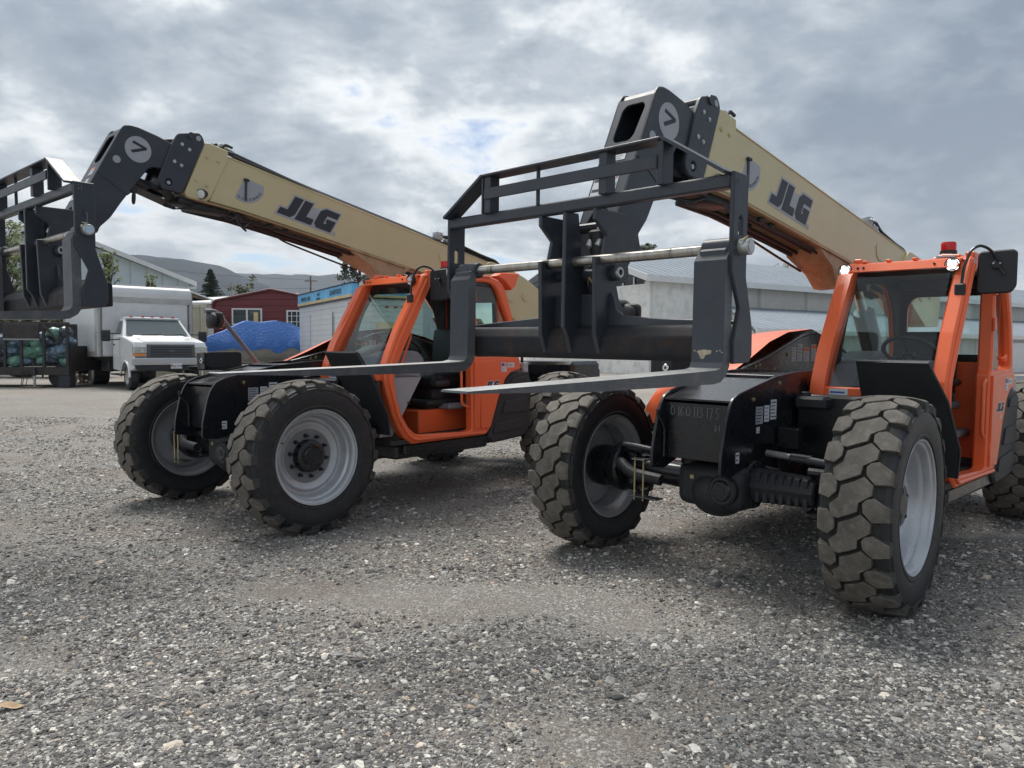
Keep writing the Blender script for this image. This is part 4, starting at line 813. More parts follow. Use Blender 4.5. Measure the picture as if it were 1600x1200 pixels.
while len(pts) < NST:
    y = 2.2 * math.exp(rs.random() ** 1.25 * math.log(16 / 2.2)); x = rs.uniform(-.74, .74) * (y + .3)
    d = noise.noise(Vector((x * .8, y * .8, 3))) + .5 * noise.noise(Vector((x * 2.3, y * 2.3, 8)))
    dirt = noise.noise(Vector((x * .5 + 20, y * 1.2, 1)))
    if rs.random() > .62 + d * .8 - max(0, dirt + .05) * 1.0: continue
    pts.append((x, y, gh(x, y) + .0005)); s = math.exp(rs.gauss(math.log(.0047), .50)); scs.append(min(.028, s * (1 + .07 * max(0, y - 3))))
me = bpy.data.meshes.new('gravel_stones'); me.from_pydata(pts, [], []); at_ = me.attributes.new('sc', 'FLOAT', 'POINT'); at_.data.foreach_set('value', scs)
st = bpy.data.objects.new('gravel_stones', me); COL.objects.link(st); st['kind'] = 'stuff'; me.materials.append(M['stone'])
ng = bpy.data.node_groups.new('pebbles', 'GeometryNodeTree'); ng.interface.new_socket('Geometry', in_out='INPUT', socket_type='NodeSocketGeometry'); ng.interface.new_socket('Geometry', in_out='OUTPUT', socket_type='NodeSocketGeometry')
gi = ng.nodes.new('NodeGroupInput'); go = ng.nodes.new('NodeGroupOutput'); GL = ng.links.new
jn = ng.nodes.new('GeometryNodeJoinGeometry')
for k in range(5):
    ic = ng.nodes.new('GeometryNodeMeshIcoSphere'); ic.inputs['Radius'].default_value = 1; ic.inputs['Subdivisions'].default_value = 2
    sp = ng.nodes.new('GeometryNodeSetPosition'); nt_ = ng.nodes.new('ShaderNodeTexNoise'); nt_.noise_dimensions = '4D'; nt_.inputs['Scale'].default_value = .9; nt_.inputs['W'].default_value = k * 3.7; nt_.inputs['Detail'].default_value = 1
    sb = ng.nodes.new('ShaderNodeVectorMath'); sb.operation = 'SUBTRACT'; sb.inputs[1].default_value = (.5, .5, .5); ml = ng.nodes.new('ShaderNodeVectorMath'); ml.operation = 'SCALE'; ml.inputs['Scale'].default_value = 1.9
    GL(nt_.outputs['Color'], sb.inputs[0]); GL(sb.outputs[0], ml.inputs[0]); GL(ic.outputs[0], sp.inputs['Geometry']); GL(ml.outputs[0], sp.inputs['Offset'])
    sm = ng.nodes.new('GeometryNodeSetMaterial'); sm.inputs['Material'].default_value = M['stone']; GL(sp.outputs[0], sm.inputs[0])
    ss = ng.nodes.new('GeometryNodeSetShadeSmooth'); ss.inputs['Shade Smooth'].default_value = False; GL(sm.outputs[0], ss.inputs[0])
    gi2 = ng.nodes.new('GeometryNodeGeometryToInstance'); GL(ss.outputs[0], gi2.inputs[0]); GL(gi2.outputs[0], jn.inputs[0])
ip = ng.nodes.new('GeometryNodeInstanceOnPoints'); GL(gi.outputs[0], ip.inputs['Points']); GL(jn.outputs[0], ip.inputs['Instance']); ip.inputs['Pick Instance'].default_value = True
rv = ng.nodes.new('FunctionNodeRandomValue'); rv.data_type = 'FLOAT_VECTOR'; rv.inputs[0].default_value = (-.35, -.35, 0); rv.inputs[1].default_value = (.35, .35, 6.28)
GL(rv.outputs[0], ip.inputs['Rotation'])
rv2 = ng.nodes.new('FunctionNodeRandomValue'); rv2.data_type = 'FLOAT_VECTOR'; rv2.inputs[0].default_value = (.8, .6, .35); rv2.inputs[1].default_value = (1.5, 1.1, .75); rv2.inputs['Seed'].default_value = 4
na = ng.nodes.new('GeometryNodeInputNamedAttribute'); na.data_type = 'FLOAT'; na.inputs['Name'].default_value = 'sc'
vm = ng.nodes.new('ShaderNodeVectorMath'); vm.operation = 'SCALE'; GL(rv2.outputs[0], vm.inputs[0]); GL(na.outputs['Attribute'], vm.inputs['Scale']); GL(vm.outputs[0], ip.inputs['Scale'])
GL(ip.outputs[0], go.inputs[0]); md = st.modifiers.new('pebbles', 'NODES'); md.node_group = ng
# ---------------------------------------------------------------- background materials
def siding(name, c, c2, scale, vertical=False, rough=.5, bump=.5, line=.35, wide=.06):
    m, nt, b = newmat(name); L = nt.links.new
    tc = N(nt, 'ShaderNodeTexCoord'); sp = N(nt, 'ShaderNodeSeparateXYZ'); L(tc.outputs['Object'], sp.inputs[0])
    wv = N(nt, 'ShaderNodeMath', operation='FRACT'); ml = N(nt, 'ShaderNodeMath', operation='MULTIPLY'); ml.inputs[1].default_value = scale
    L(sp.outputs[0 if vertical else 2], ml.inputs[0]); L(ml.outputs[0], wv.inputs[0])
    r = ramp(nt, wv.outputs[0], [(0, g3(0)), (wide, g3(1)), (1 - wide, g3(.9)), (1, g3(0))])
    n = N(nt, 'ShaderNodeTexNoise', Scale=1.2, Detail=7, Roughness=.65); L(tc.outputs['Object'], n.inputs['Vector'])
    rc = ramp(nt, n.outputs['Fac'], [(.3, c2), (.65, c)]); mx = N(nt, 'ShaderNodeMixRGB', blend_type='MULTIPLY'); mx.inputs[0].default_value = line
    L(rc.outputs[0], mx.inputs[1]); L(r.outputs[0], mx.inputs[2]); L(mx.outputs[0], b.inputs['Base Color']); b.inputs['Roughness'].default_value = rough
    bp = N(nt, 'ShaderNodeBump', Strength=bump, Distance=.02); L(r.outputs[0], bp.inputs['Height']); L(bp.outputs[0], b.inputs['Normal']); return m
M['whitep'] = paint('white vehicle paint', (.68, .69, .70), .3, var=.03, dirt=(.35, .34, .31), dirtamt=.08, scale=1.0, coat=.3)
M['boxw'] = paint('truck box panel', (.60, .61, .62), .45, var=.04, dirt=(.33, .32, .30), dirtamt=.2, scale=1.1)
M['alu'] = paint('aluminium trim', (.42, .42, .41), .4, metal=.4, var=.1, dirt=(.2, .19, .17), dirtamt=.4, scale=3)
M['wall'] = paint('white block wall', (.80, .80, .77), .85, var=.06, dirt=(.42, .42, .39), dirtamt=.7, scale=.55, bump=.2)
M['wallp'] = siding('beige wall panels', (.56, .54, .49), (.48, .465, .43), .22, True, .7, .2)
M['wallw'] = siding('white lower wall', (.56, .56, .54), (.47, .47, .45), .6, True, .7, .2)
M['mroof'] = siding('ribbed metal roof', (.27, .315, .36), (.20, .24, .285), 1.5, True, .75, 1.0, .75, .2)
M['trim'] = paint('white trim', (.66, .67, .67), .5, var=.04, scale=2)
M['gab'] = siding('pale blue siding', (.56, .64, .66), (.49, .57, .60), 1.1, True, .5, .7)
M['redw'] = siding('red lap siding', (.155, .022, .028), (.115, .018, .022), 3.2, False, .5, .8)
M['redt'] = paint('dark red trim', (.12, .018, .022), .5, var=.1, scale=3)
M['cream'] = siding('cream container steel', (.58, .53, .39), (.48, .42, .30), 3.4, True, .55, 1.0)
M['lap'] = siding('white lap siding', (.64, .66, .67), (.56, .58, .59), 5.5, False, .5, .6)
M['tarp'] = paint('blue tarpaulin', (.04, .15, .46), .55, var=.08, scale=2.2, bump=.4)
bpn = [n for n in M['tarp'].node_tree.nodes if n.type == 'BUMP'][0]; bpn.inputs['Distance'].default_value = .05; bpn.inputs['Strength'].default_value = .8
M['chrb'] = flat('bumper chrome', (.42, .43, .45), .3, .4)
M['hlamp'] = paint('headlamp glass', (.42, .44, .42), .12, metal=.3, var=.3, scale=14)
M['grille'] = flat('grille grey', (.09, .095, .105), .4)
M['hull'] = paint('boat hull', (.42, .42, .40), .4, var=.1, dirt=(.2, .19, .16), dirtamt=.5, scale=2)
M['wood'] = paint('weathered wood', (.14, .10, .07), .8, var=.3, scale=4)
M['dwin'] = flat('dark window', (.02, .025, .03), .08)
M['tglass'] = flat('windscreen', (.07, .095, .105), .04)
M['signb'] = paint('sign sky blue', (.13, .42, .68), .45, var=.2, scale=1.5)
M['sand'] = paint('sign sand', (.62, .47, .24), .5, var=.1, scale=2)
M['yel'] = flat('sign yellow', (.75, .70, .08), .5)
M['amber'] = flat('amber lens', (.8, .25, .03), .2)
M['rlens'] = flat('red marker lens', (.5, .06, .03), .3)
M['rust'] = paint('rusty steel', (.03, .027, .028), .7, var=.3, dirt=(.08, .05, .04), dirtamt=.4, scale=5)
M['bagb'] = paint('blue bag', (.08, .14, .20), .25, var=.5, dirt=(.45, .55, .62), dirtamt=.7, scale=6, bump=.6)
M['bagg'] = paint('green bag', (.12, .27, .21), .25, var=.35, dirt=(.4, .6, .5), dirtamt=.5, scale=6, bump=.6)
M['bagk'] = paint('dark bag', (.03, .04, .06), .25, var=.5, dirt=(.3, .38, .45), dirtamt=.5, scale=7, bump=.6)
M['rubble'] = paint('rubble', (.26, .21, .17), .9, var=.35, dirt=(.45, .42, .38), dirtamt=.6, scale=9)
M['bark'] = paint('bark', (.07, .055, .042), .9, var=.3, scale=6)
def leafmat(name, a, c):
    m, nt, b = newmat(name); L = nt.links.new
    tc = N(nt, 'ShaderNodeTexCoord'); n = N(nt, 'ShaderNodeTexNoise', Scale=1.3, Detail=5, Roughness=.7); L(tc.outputs['Object'], n.inputs['Vector'])
    n2 = N(nt, 'ShaderNodeTexNoise', Scale=14, Detail=2); L(tc.outputs['Object'], n2.inputs['Vector'])
    ad = N(nt, 'ShaderNodeMath', operation='MULTIPLY_ADD'); ad.inputs[1].default_value = .5; L(n2.outputs['Fac'], ad.inputs[0]); L(n.outputs['Fac'], ad.inputs[2])
    r = ramp(nt, ad.outputs[0], [(.55, a), (.95, c)]); L(r.outputs[0], b.inputs['Base Color']); b.inputs['Roughness'].default_value = .6
    return m
M['leafl'] = leafmat('light leaves', (.17, .21, .09), (.36, .40, .20)); M['leafd'] = leafmat('dark leaves', (.022, .038, .016), (.075, .10, .038)); M['needle'] = leafmat('needles', (.02, .035, .026), (.06, .085, .055))
M['olive'] = leafmat('olive leaves', (.045, .06, .02), (.14, .15, .06))
def at_px(px, Y): return (px - 800) / F * Y
def zpx(py, Y, px=800):
    hy = 545.3 + (px - 800) * .0051; return CH + (hy - py) * Y / F
# ---------------------------------------------------------------- plants
def leaves(b, c, rad, n, size, m, rnd, squash=.8):
    for k in range(n):
        d = Vector((rnd.gauss(0, 1), rnd.gauss(0, 1), rnd.gauss(0, 1))).normalized() * (rnd.random() ** .5)
        p = Vector(c) + Vector((d.x * rad, d.y * rad, d.z * rad * squash)); s = size * rnd.uniform(.6, 1.4)
        u = Vector((rnd.gauss(0, 1), rnd.gauss(0, 1), rnd.gauss(0, .6))).normalized(); v = u.orthogonal().normalized()
        b.add([p - u * s, p + v * s * .5, p + u * s, p - v * s * .5], [[0, 1, 2, 3]], m)
def tree(name, label, cat, x, y, h, r, m, seed, group=None, clumps=26, lv=60, ls=.10, base=.3, airy=1.0):
    rnd = random.Random(seed); t = thing(name, label, cat, (x, y, gz(x, y)), 0, group)
    b = MB(); top = Vector((rnd.uniform(-.1, .1) * h * .3, 0, h * .9)); b.tube([(0, 0, -.1), (top.x * .3, .03, h * .35), (top.x * .7, -.02, h * .65), top], .018 * h ** .8, 'bark', 8)
    ends = []
    for k in range(clumps):
        f = rnd.uniform(base, .97); a = rnd.uniform(0, 2 * PI); prof = math.sin(PI * min(1, (f - base) / (1 - base) * .82 + .16)) ** .7
        rr = r * prof * rnd.uniform(.45, 1); e = Vector((rr * math.cos(a), rr * math.sin(a), h * f)); ends.append(e)
        b.tube([(top.x * f, 0, h * max(.12, f - .22)), e * .6 + Vector((0, 0, h * (f - .1))) * .4, e], .006 * h ** .7, 'bark', 5)
    b.obj('trunk', t)
    b = MB()
    for e in ends:
        for q in range(4):
            e2 = e + Vector((rnd.gauss(0, 1), rnd.gauss(0, 1), rnd.gauss(0, .8))) * r * .2
            leaves(b, e2, r * .17 * rnd.uniform(.6, 1.3) * airy, int(lv * .4 * rnd.uniform(.5, 1.3)), ls, m, rnd)
    b.obj('crown', t, 0); return t
def conifer(x, y, h, r, label, seed):
    rnd = random.Random(seed); t = thing('spruce_tree', label, 'tree', (x, y, gz(x, y))); b = MB(); b.cyl((0, 0, -.1), (0, 0, h), .13, 'bark', 8, r2=.02); b.obj('trunk', t); b = MB()
    for k in range(46):
        f = .28 + .72 * k / 46; z = h * f; L_ = r * (1 - f) * 1.35 * rnd.uniform(.7, 1.15) + .08
        for q in range(9):
            a = rnd.uniform(0, 2 * PI)
            for s in range(9):
                u = s / 8; p = Vector((math.cos(a) * L_ * u, math.sin(a) * L_ * u, z - L_ * u * .28 + (.18 * L_ * u * u)))
                leaves(b, p, .11 * (1.2 - u), 3, .085, 'needle', rnd)
    b.obj('crown', t, 0)
# left trees, shrubs, hedge behind the trailer
tree('poplar_tree', 'light green tree at the left edge behind the forks', 'tree', at_px(14, 38), 38, 7.6, 1.1, 'leafl', 3, 'trees at the left edge', 90, 80, .07, .15)
tree('poplar_tree', 'light green tree partly cut off by the left frame edge', 'tree', at_px(-16, 40), 40, 6.2, 1.3, 'leafl', 4, 'trees at the left edge', 80, 70, .07, .15)
tree('young_tree', 'wispy light green tree rising behind the white box truck roof beside the fork carriage', 'tree', at_px(170, 40), 40, 6.4, .75, 'leafl', 5, 'young trees behind the box truck', 60, 40, .055, .3, .8)
tree('young_tree', 'small light green treetop just above the middle of the box truck roof', 'tree', at_px(236, 40), 40, 5.3, .6, 'leafl', 8, 'young trees behind the box truck', 40, 36, .055, .35, .8)
for k, (px, hh, lb) in enumerate(((-20, 2.9, 'dark hedge bush behind the left end of the rubbish trailer'), (25, 2.8, 'dark hedge bush behind the middle panel of the rubbish trailer'), (66, 2.75, 'dark hedge bush behind the third post of the rubbish trailer'), (104, 2.95, 'dark hedge bush between rubbish trailer and box truck'), (140, 2.6, 'dark hedge bush hidden mostly by the box truck rear'))):
    tree('hedge_bush', lb, 'bush', at_px(px, 34), 34, hh, 1.0, 'olive' if k % 2 else 'leafd', 20 + k, 'hedge behind the rubbish trailer', 40, 130, .07, .08)
conifer(at_px(330.5, 62), 62, 7.7, 2.6, 'pointed dark spruce above the red shed roof', 3)
tree('distant_tree', 'low rounded green tree beyond the red shed ridge', 'tree', at_px(388, 66), 66, 6.9, 1.9, 'olive', 31, None, 30, 90, .12, .3)
tree('pine_tree', 'dark spreading pine above the blue food trailer sign', 'tree', at_px(562, 56), 56, 8.0, 2.0, 'needle', 33, None, 46, 110, .11, .3)
tree('pine_tree', 'dark low tree left of the spreading pine', 'tree', at_px(530, 60), 60, 6.4, 1.2, 'needle', 35, None, 20, 80, .11, .3)
tree('leafy_tree', 'green treetop seen beside the near boom head tip', 'tree', at_px(1000, 72), 72, 11.8, 1.8, 'leafd', 37, None, 34, 120, .13, .4)
tree('leafy_tree', 'green treetop above the warehouse roof beneath the near boom', 'tree', at_px(1240, 82), 82, 10.6, 3.6, 'olive', 39, None, 46, 120, .14, .4)
# ---------------------------------------------------------------- gable building on the left
t = thing('gabled_barn', 'large pale blue metal clad barn with white roof edge behind the box truck', 'barn', (-28.05, 46.2, .15), R(27))
hw = 8.36; ez, az = 5.5, 8.55
b = MB(); P = [(-hw + .4, -.1), (hw - .4, -.1), (hw - .4, ez), (0, az - .1), (-hw + .4, ez)]
b.plate(P, .1, 'gab', 'y', 0, 0); b.box2((hw - .5, .05, -.1), (hw - .4, 26, ez), 'gab', 0); b.box2((-hw + .5, .05, -.1), (-hw + .4, 26, ez), 'gab', 0); b.obj('wall', t)
b = MB()
for s in (1, -1):
    u = Vector((s * hw, 0, ez - .12)); v = Vector((0, 0, az + .05)); b.prism([(u.x, -.6, u.z), (v.x, -.6, v.z), (v.x, 26.5, v.z), (u.x, 26.5, u.z)], [(u.x, -.6, u.z + .18), (v.x, -.6, v.z + .18), (v.x, 26.5, v.z + .18), (u.x, 26.5, u.z + .18)], 'mroof')
b.obj('roof', t)
b = MB()
for s in (1, -1): b.prism([(s * hw, -.66, ez - .22), (0, -.66, az - .03), (0, -.60, az - .03), (s * hw, -.60, ez - .22)], [(s * hw, -.66, ez + .08), (0, -.66, az + .27), (0, -.60, az + .27), (s * hw, -.60, ez + .08)], 'trim')
b.box2((-hw, -.12, ez - .35), (hw, -.05, ez - .2), 'trim', 0); b.obj('fascia', t)
b = MB(); b.prism([(hw - .4, -.3, ez - .55), (hw + 1.2, -.3, ez - 1.15), (hw + 1.2, 8, ez - 1.15), (hw - .4, 8, ez - .55)], [(hw - .4, -.3, ez - .47), (hw + 1.2, -.3, ez - 1.07), (hw + 1.2, 8, ez - 1.07), (hw - .4, 8, ez - .47)], 'trim')
b.prism([(hw - .4, -.2, ez - .85), (hw + 1.1, -.2, ez - 1.22), (hw + 1.1, 7.8, ez - 1.22), (hw - .4, 7.8, ez - .85)], [(hw - .4, -.2, ez - .56), (hw + 1.1, -.2, ez - 1.16), (hw + 1.1, 7.8, ez - 1.16), (hw - .4, 7.8, ez - .56)], 'wood')
for yy in (0, 7.6): b.box2((hw + 1.0, yy, -.2), (hw + 1.12, yy + .12, ez - 1.2), 'wood', 0)
b.obj('lean_to', t)
# white roofed shed behind
t = thing('low_shed', 'low shed with a plain white roof behind the cream container', 'shed', (at_px(300, 47), 47, .15), R(18))
b = MB(); wdt = 120 / F * 47 + 2
b.prism([(-.2, 0, 4.0), (wdt, 0, 4.15), (wdt, 11, 5.5), (-.4, 11, 4.95)], [(-.2, 0, 4.12), (wdt, 0, 4.27), (wdt, 11, 5.62), (-.4, 11, 5.07)], 'trim'); b.obj('roof', t)
b = MB(); b.box2((.1, .3, -.1), (wdt - .3, .4, 4.0), 'lap', 0); b.box2((.1, .4, -.1), (.2, 10.8, 4.0), 'lap', 0); b.obj('wall', t)
# ---------------------------------------------------------------- cream container
t = thing('shipping_container', 'cream corrugated shipping container between box truck and red shed', 'container', (at_px(325, 33), 33, .15), R(25))
b = MB(); b.box2((-2.44, .05, .12), (0, 6.0, 3.14), 'cream', .01); b.obj('body', t)
b = MB(); b.box2((-2.46, 0, .0), (-2.30, .14, 3.2), 'cream', .01); b.box2((-.12, 0, .0), (.02, .14, 3.2), 'cream', .01); b.box2((-2.3, .0, 3.06), (-.12, .14, 3.2), 'cream', .01); b.box2((-2.3, 0, 0), (-.12, .14, .16), 'cream', .01); b.obj('end_frame', t)
for x in (-2.0, -1.4, -.95, -.4):
    b = MB(); b.cyl((x, -.02, .2), (x, -.02, 3.05), .02, 'cream', 8); b.box((x, -.03, 1.3), (.12, .03, .06), 'rust', .003); b.obj('lock_rod', t)
# ---------------------------------------------------------------- red shed
X0, XA, X1 = at_px(335, 38), at_px(425, 38), at_px(515, 38)
t = thing('red_shed', 'dark red lap sided shed with white windows behind the blue tarped boat', 'shed', (XA, 38, .15)); ze, za = 3.60, 4.18; a0_, a1_ = X0 - XA, X1 - XA
b = MB(); b.plate([(a0_, -.1), (a1_, -.1), (a1_, ze), (0, za), (a0_, ze)], .1, 'redw', 'y', 0, 0); b.box2((a0_, .05, -.1), (a0_ + .1, 9, ze), 'redw', 0); b.box2((a1_, .05, -.1), (a1_ - .1, 9, ze), 'redw', 0); b.obj('wall', t)
b = MB(); b.tube([(a0_ - .02, -.12, ze - .35), (a0_ - .02, -.12, ze - .08), (a0_ + .12, -.12, ze + .08), (0, -.12, za + .06), (a1_ - .1, -.12, ze + .08), (a1_ + .02, -.12, ze - .2)], .06, 'redt', 6, .1)
b.prism([(a0_ - .1, -.1, ze), (0, -.1, za + .05), (0, 9.2, za + .05), (a0_ - .1, 9.2, ze)], [(a0_ - .1, -.1, ze + .1), (0, -.1, za + .15), (0, 9.2, za + .15), (a0_ - .1, 9.2, ze + .1)], 'trim')
b.prism([(a1_ + .1, -.1, ze), (0, -.1, za + .05), (0, 9.2, za + .05), (a1_ + .1, 9.2, ze)], [(a1_ + .1, -.1, ze + .1), (0, -.1, za + .15), (0, 9.2, za + .15), (a1_ + .1, 9.2, ze + .1)], 'trim'); b.obj('roof', t)
for px0, px1, py0, py1, nx_, nz_, bl in ((364, 411, 482, 508, 2, 1, 1), (449, 473, 485, 530, 3, 5, 0)):
    x0, x1 = at_px(px0, 38) - XA, at_px(px1, 38) - XA; z1, z0 = zpx(py0, 38, px0) - .15, zpx(py1, 38, px0) - .15
    b = MB(); fr = .07
    b.box2((x0, -.11, z0), (x0 + fr, -.05, z1), 'trim', 0); b.box2((x1 - fr, -.11, z0), (x1, -.05, z1), 'trim', 0); b.box2((x0 + fr, -.11, z1 - fr), (x1 - fr, -.05, z1), 'trim', 0); b.box2((x0 + fr, -.11, z0), (x1 - fr, -.05, z0 + fr), 'trim', 0)
    for k in range(1, nx_): xx = x0 + (x1 - x0) * k / nx_; w_ = .045 if nx_ == 2 else .015; b.box2((xx - w_, -.105, z0 + fr), (xx + w_, -.055, z1 - fr), 'trim', 0)
    for k in range(1, nz_): zz_ = z0 + (z1 - z0) * k / nz_; b.box2((x0 + fr, -.10, zz_ - .014), (x1 - fr, -.056, zz_ + .014), 'trim', 0)
    wn = b.obj('window', t); b = MB(); b.box2((x0 + .02, -.07, z0 + .02), (x1 - .02, -.06, z1 - .02), 'dwin' if not bl else 'tglass', 0)
    if bl:
        for k in range(5): b.box2((x0 + .1 + k * .16, -.085, z1 - .30), (x0 + .22 + k * .16, -.075, z1 - .1), 'dwin', 0)
        b.box2((x1 - .42, -.085, z0 + .1), (x1 - .2, -.075, z1 - .2), 'sand', 0)
    b.obj('pane', wn)
# ---------------------------------------------------------------- food trailer
c0 = Vector((at_px(552, 24), 24, .15)); sd_ = Vector((-3.34, 6.0, 0)).normalized(); fd = Vector((sd_.y, -sd_.x, 0)) * 1.0
TT = Matrix((( -sd_.x, fd.x * 0 + 0, 0, 0), (0, 1, 0, 0), (0, 0, 1, 0), (0, 0, 0, 1)))
ex_ = -sd_            # local x: along the long side towards the near corner; local y: away (behind the long side)
ey_ = Vector((-ex_.y, ex_.x, 0))
TF_ = Matrix((ex_, ey_, Vector((0, 0, 1)))).transposed().to_4x4(); TF_.translation = c0
t = thing('food_trailer', 'white lap sided food trailer with a blue island sign along its top', 'food trailer', mat=TF_)
LW, LE = 6.9, 2.35
b = MB(); b.box2((-LW, 0, .55), (0, LE, 2.95), 'lap', .02); b.box2((-LW, 0, 2.95), (0, LE, 3.0), 'ink', .0); b.obj('body', t)
b = MB(); b.box2((-LW - .03, -.05, 2.98), (.03, -.01, 3.40), 'signb', .004); b.box2((-LW - .03, -.058, 2.98), (.0, -.052, 3.07), 'sand', 0); b.box2((-LW - .03, -.07, 3.40), (.03, -.01, 3.44), 'ink', 0); b.box2((-LW - .03, -.07, 2.93), (.03, -.01, 2.975), 'ink', 0)
b.text('ISLAND FOODS', .24, 'ink', frame2((-1.75, -.062, 3.22), (1, 0, 0), (0, 0, 1)), .002, sx=.8); b.text('BREAKFAST - KONA', .2, 'ink', frame2((-5.7, -.062, 3.2), (1, 0, 0), (0, 0, 1)), .002, sx=.75); b.text("Tina's", .16, 'ink', frame2((-3.9, -.062, 3.28), (1, 0, 0), (0, 0, 1)), .002, shear=.3); b.text('Island Best', .12, 'ink', frame2((-3.9, -.062, 3.12), (1, 0, 0), (0, 0, 1)), .002, shear=.3)
b.obj('side_sign', t)
b = MB(); b.box2((.01, -.03, 2.98), (.05, LE + .03, 3.40), 'signb', .004); b.box2((.05, 0, 2.98), (.056, LE, 3.06), 'sand', 0); b.box2((.01, -.03, 3.40), (.07, LE + .03, 3.44), 'ink', 0); b.box2((.01, -.03, 2.93), (.07, LE + .03, 2.975), 'ink', 0)
b.text("Tina's Island Style", .30, 'yel', frame2((.06, 1.22, 3.24), (0, 1, 0), (0, 0, 1)), .002, shear=.35, bold=.006, sx=.83); b.obj('end_sign', t)
for x0, x1, z0, z1 in ((-5.1, -2.2, .95, 2.6), (-2.0, -1.0, .75, 2.45)):
    b = MB(); b.box2((x0, -.025, z0), (x1, 0, z1), 'whitep', .003); b.box2((x0 + .04, -.032, z0 + .04), (x1 - .04, -.024, z1 - .04), 'lap', 0)
    for xx in (x0, x1): b.box2((xx - .012, -.03, z0), (xx + .012, -.02, z1), 'ink', 0)
    b.obj('side_door', t)
b = MB(); b.box2((.0, .75, 1.7), (.02, 1.55, 2.2), 'sand', 0); b.obj('end_window', t)
for y in (1.05, 1.35, 1.6):
    b = MB(); b.box2((.0, y, 2.66), (.025, y + .1, 2.72), 'rlens', .002); b.obj('marker_light', t)
b = MB(); b.box2((-.5, -.02, 2.75), (-.42, 0, 2.8), 'rlens', 0); b.obj('marker_light', t)
for x in (-3.9, -3.0):
    b = MB(); b.cyl((x, .02, .35), (x, .22, .35), .35, 'side', 24, bev=.03); b.cyl((x, .0, .35), (x, .05, .35), .2, 'whitep', 16); b.obj('wheel', t)
# ---------------------------------------------------------------- tarped boat on its trailer
TB = Matrix.Translation((at_px(392, 30), 30.2, .36)) @ Matrix.Rotation(R(-152), 4, 'Z') @ Matrix.Diagonal((.88, 1, 1, 1))
t = thing('boat', 'small pale motor boat wrapped in a bright blue tarpaulin', 'boat', mat=TB)
b = MB(); sec = []; nS = 14
for i in range(nS):
    u = i / (nS - 1); x = -2.4 + 4.6 * u; wd = .98 * (1 - max(0, (u - .45) / .55) ** 2.2) + .02; kz = .55 + .35 * max(0, (u - .6) / .4) ** 2; dz = 1.25 + .12 * u
    sec.append([(x, -wd, dz), (x, -wd * .93, .95 + .1 * u), (x, -wd * .55, kz + .12), (x, 0, kz), (x, wd * .55, kz + .12), (x, wd * .93, .95 + .1 * u), (x, wd, dz)])
b.add([p for s in sec for p in s], [[i * 7 + j, i * 7 + j + 1, i * 7 + 8 + j, i * 7 + 7 + j] for i in range(nS - 1) for j in range(6)] + [list(range(7))], 'hull'); b.obj('hull', t, 60)
b = MB(); vs = []; n1, n2 = 26, 15
for i in range(n1):
    u = i / (n1 - 1); x = -2.55 + 4.9 * u; wd = (1.04 * (1 - max(0, (u - .45) / .55) ** 2.2) + .05); hgt = 1.33 + .82 * min(1, max(0, (u - .02) / .16)) * (1 - max(0, (u - .58) / .42) ** 1.15) + .03 * math.sin(u * 23)
    for j in range(n2):
        a = -1 + 2 * j / (n2 - 1); s = abs(a)
        if s < .78: y = a / .78 * wd; z = 1.30 + (hgt - 1.30) * (min(1, (1 - s / .78) * 2.3) + .08 * (1 - s)) - .025 * abs(math.sin(x * 3.1)) * min(1, (1 - s / .78) * 3) + .012 * noise.noise(Vector((x * 4, y * 4, 2)))
        else: y = (1 if a > 0 else -1) * (wd + .03 + .04 * math.sin(x * 9 + a * 3)); z = 1.30 - (s - .78) / .22 * (.24 + .13 * noise.noise(Vector((x * 1.8, a * 5, 7))) + .06 * math.sin(x * 5))
        vs.append((x, y, z))
b.add(vs, [[i * n2 + j, i * n2 + j + 1, (i + 1) * n2 + j + 1, (i + 1) * n2 + j] for i in range(n1 - 1) for j in range(n2 - 1)] + [list(range(n2)), [(n1 - 1) * n2 + j for j in range(n2)]], 'tarp'); b.obj('tarp_cover', t, 24)
b = MB(); b.box((-2.55, 0, .85), (.25, .3, .7), 'plastic', .05); b.cyl((-2.6, 0, .2), (-2.6, 0, .7), .08, 'plastic', 10); b.obj('outboard_motor', t)
t2 = thing('boat_trailer', 'grey boat trailer under the tarped boat', 'trailer', mat=Matrix.Translation((0, 0, -.21)) @ TB)
b = MB()
for s in (1, -1): b.box2((-2.2, s * .6 - .04, .42), (1.2, s * .6 + .04, .52), 'alu', .01); b.tube([(1.2, s * .6, .47), (3.0, 0, .5)], .04, 'alu', 8)
for x in (-2.1, -1.0, .6): b.box2((x, -.6, .40), (x + .08, .6, .75), 'alu', .01)
b.obj('frame', t2)
for s in (1, -1):
    b = MB(); b.cyl((-1.0, s * .85, .33), (-1.0, s * 1.05, .33), .33, 'side', 24, bev=.03); b.cyl((-1.0, s * 1.04, .33), (-1.0, s * 1.06, .33), .17, 'alu', 16); b.obj('wheel', t2)
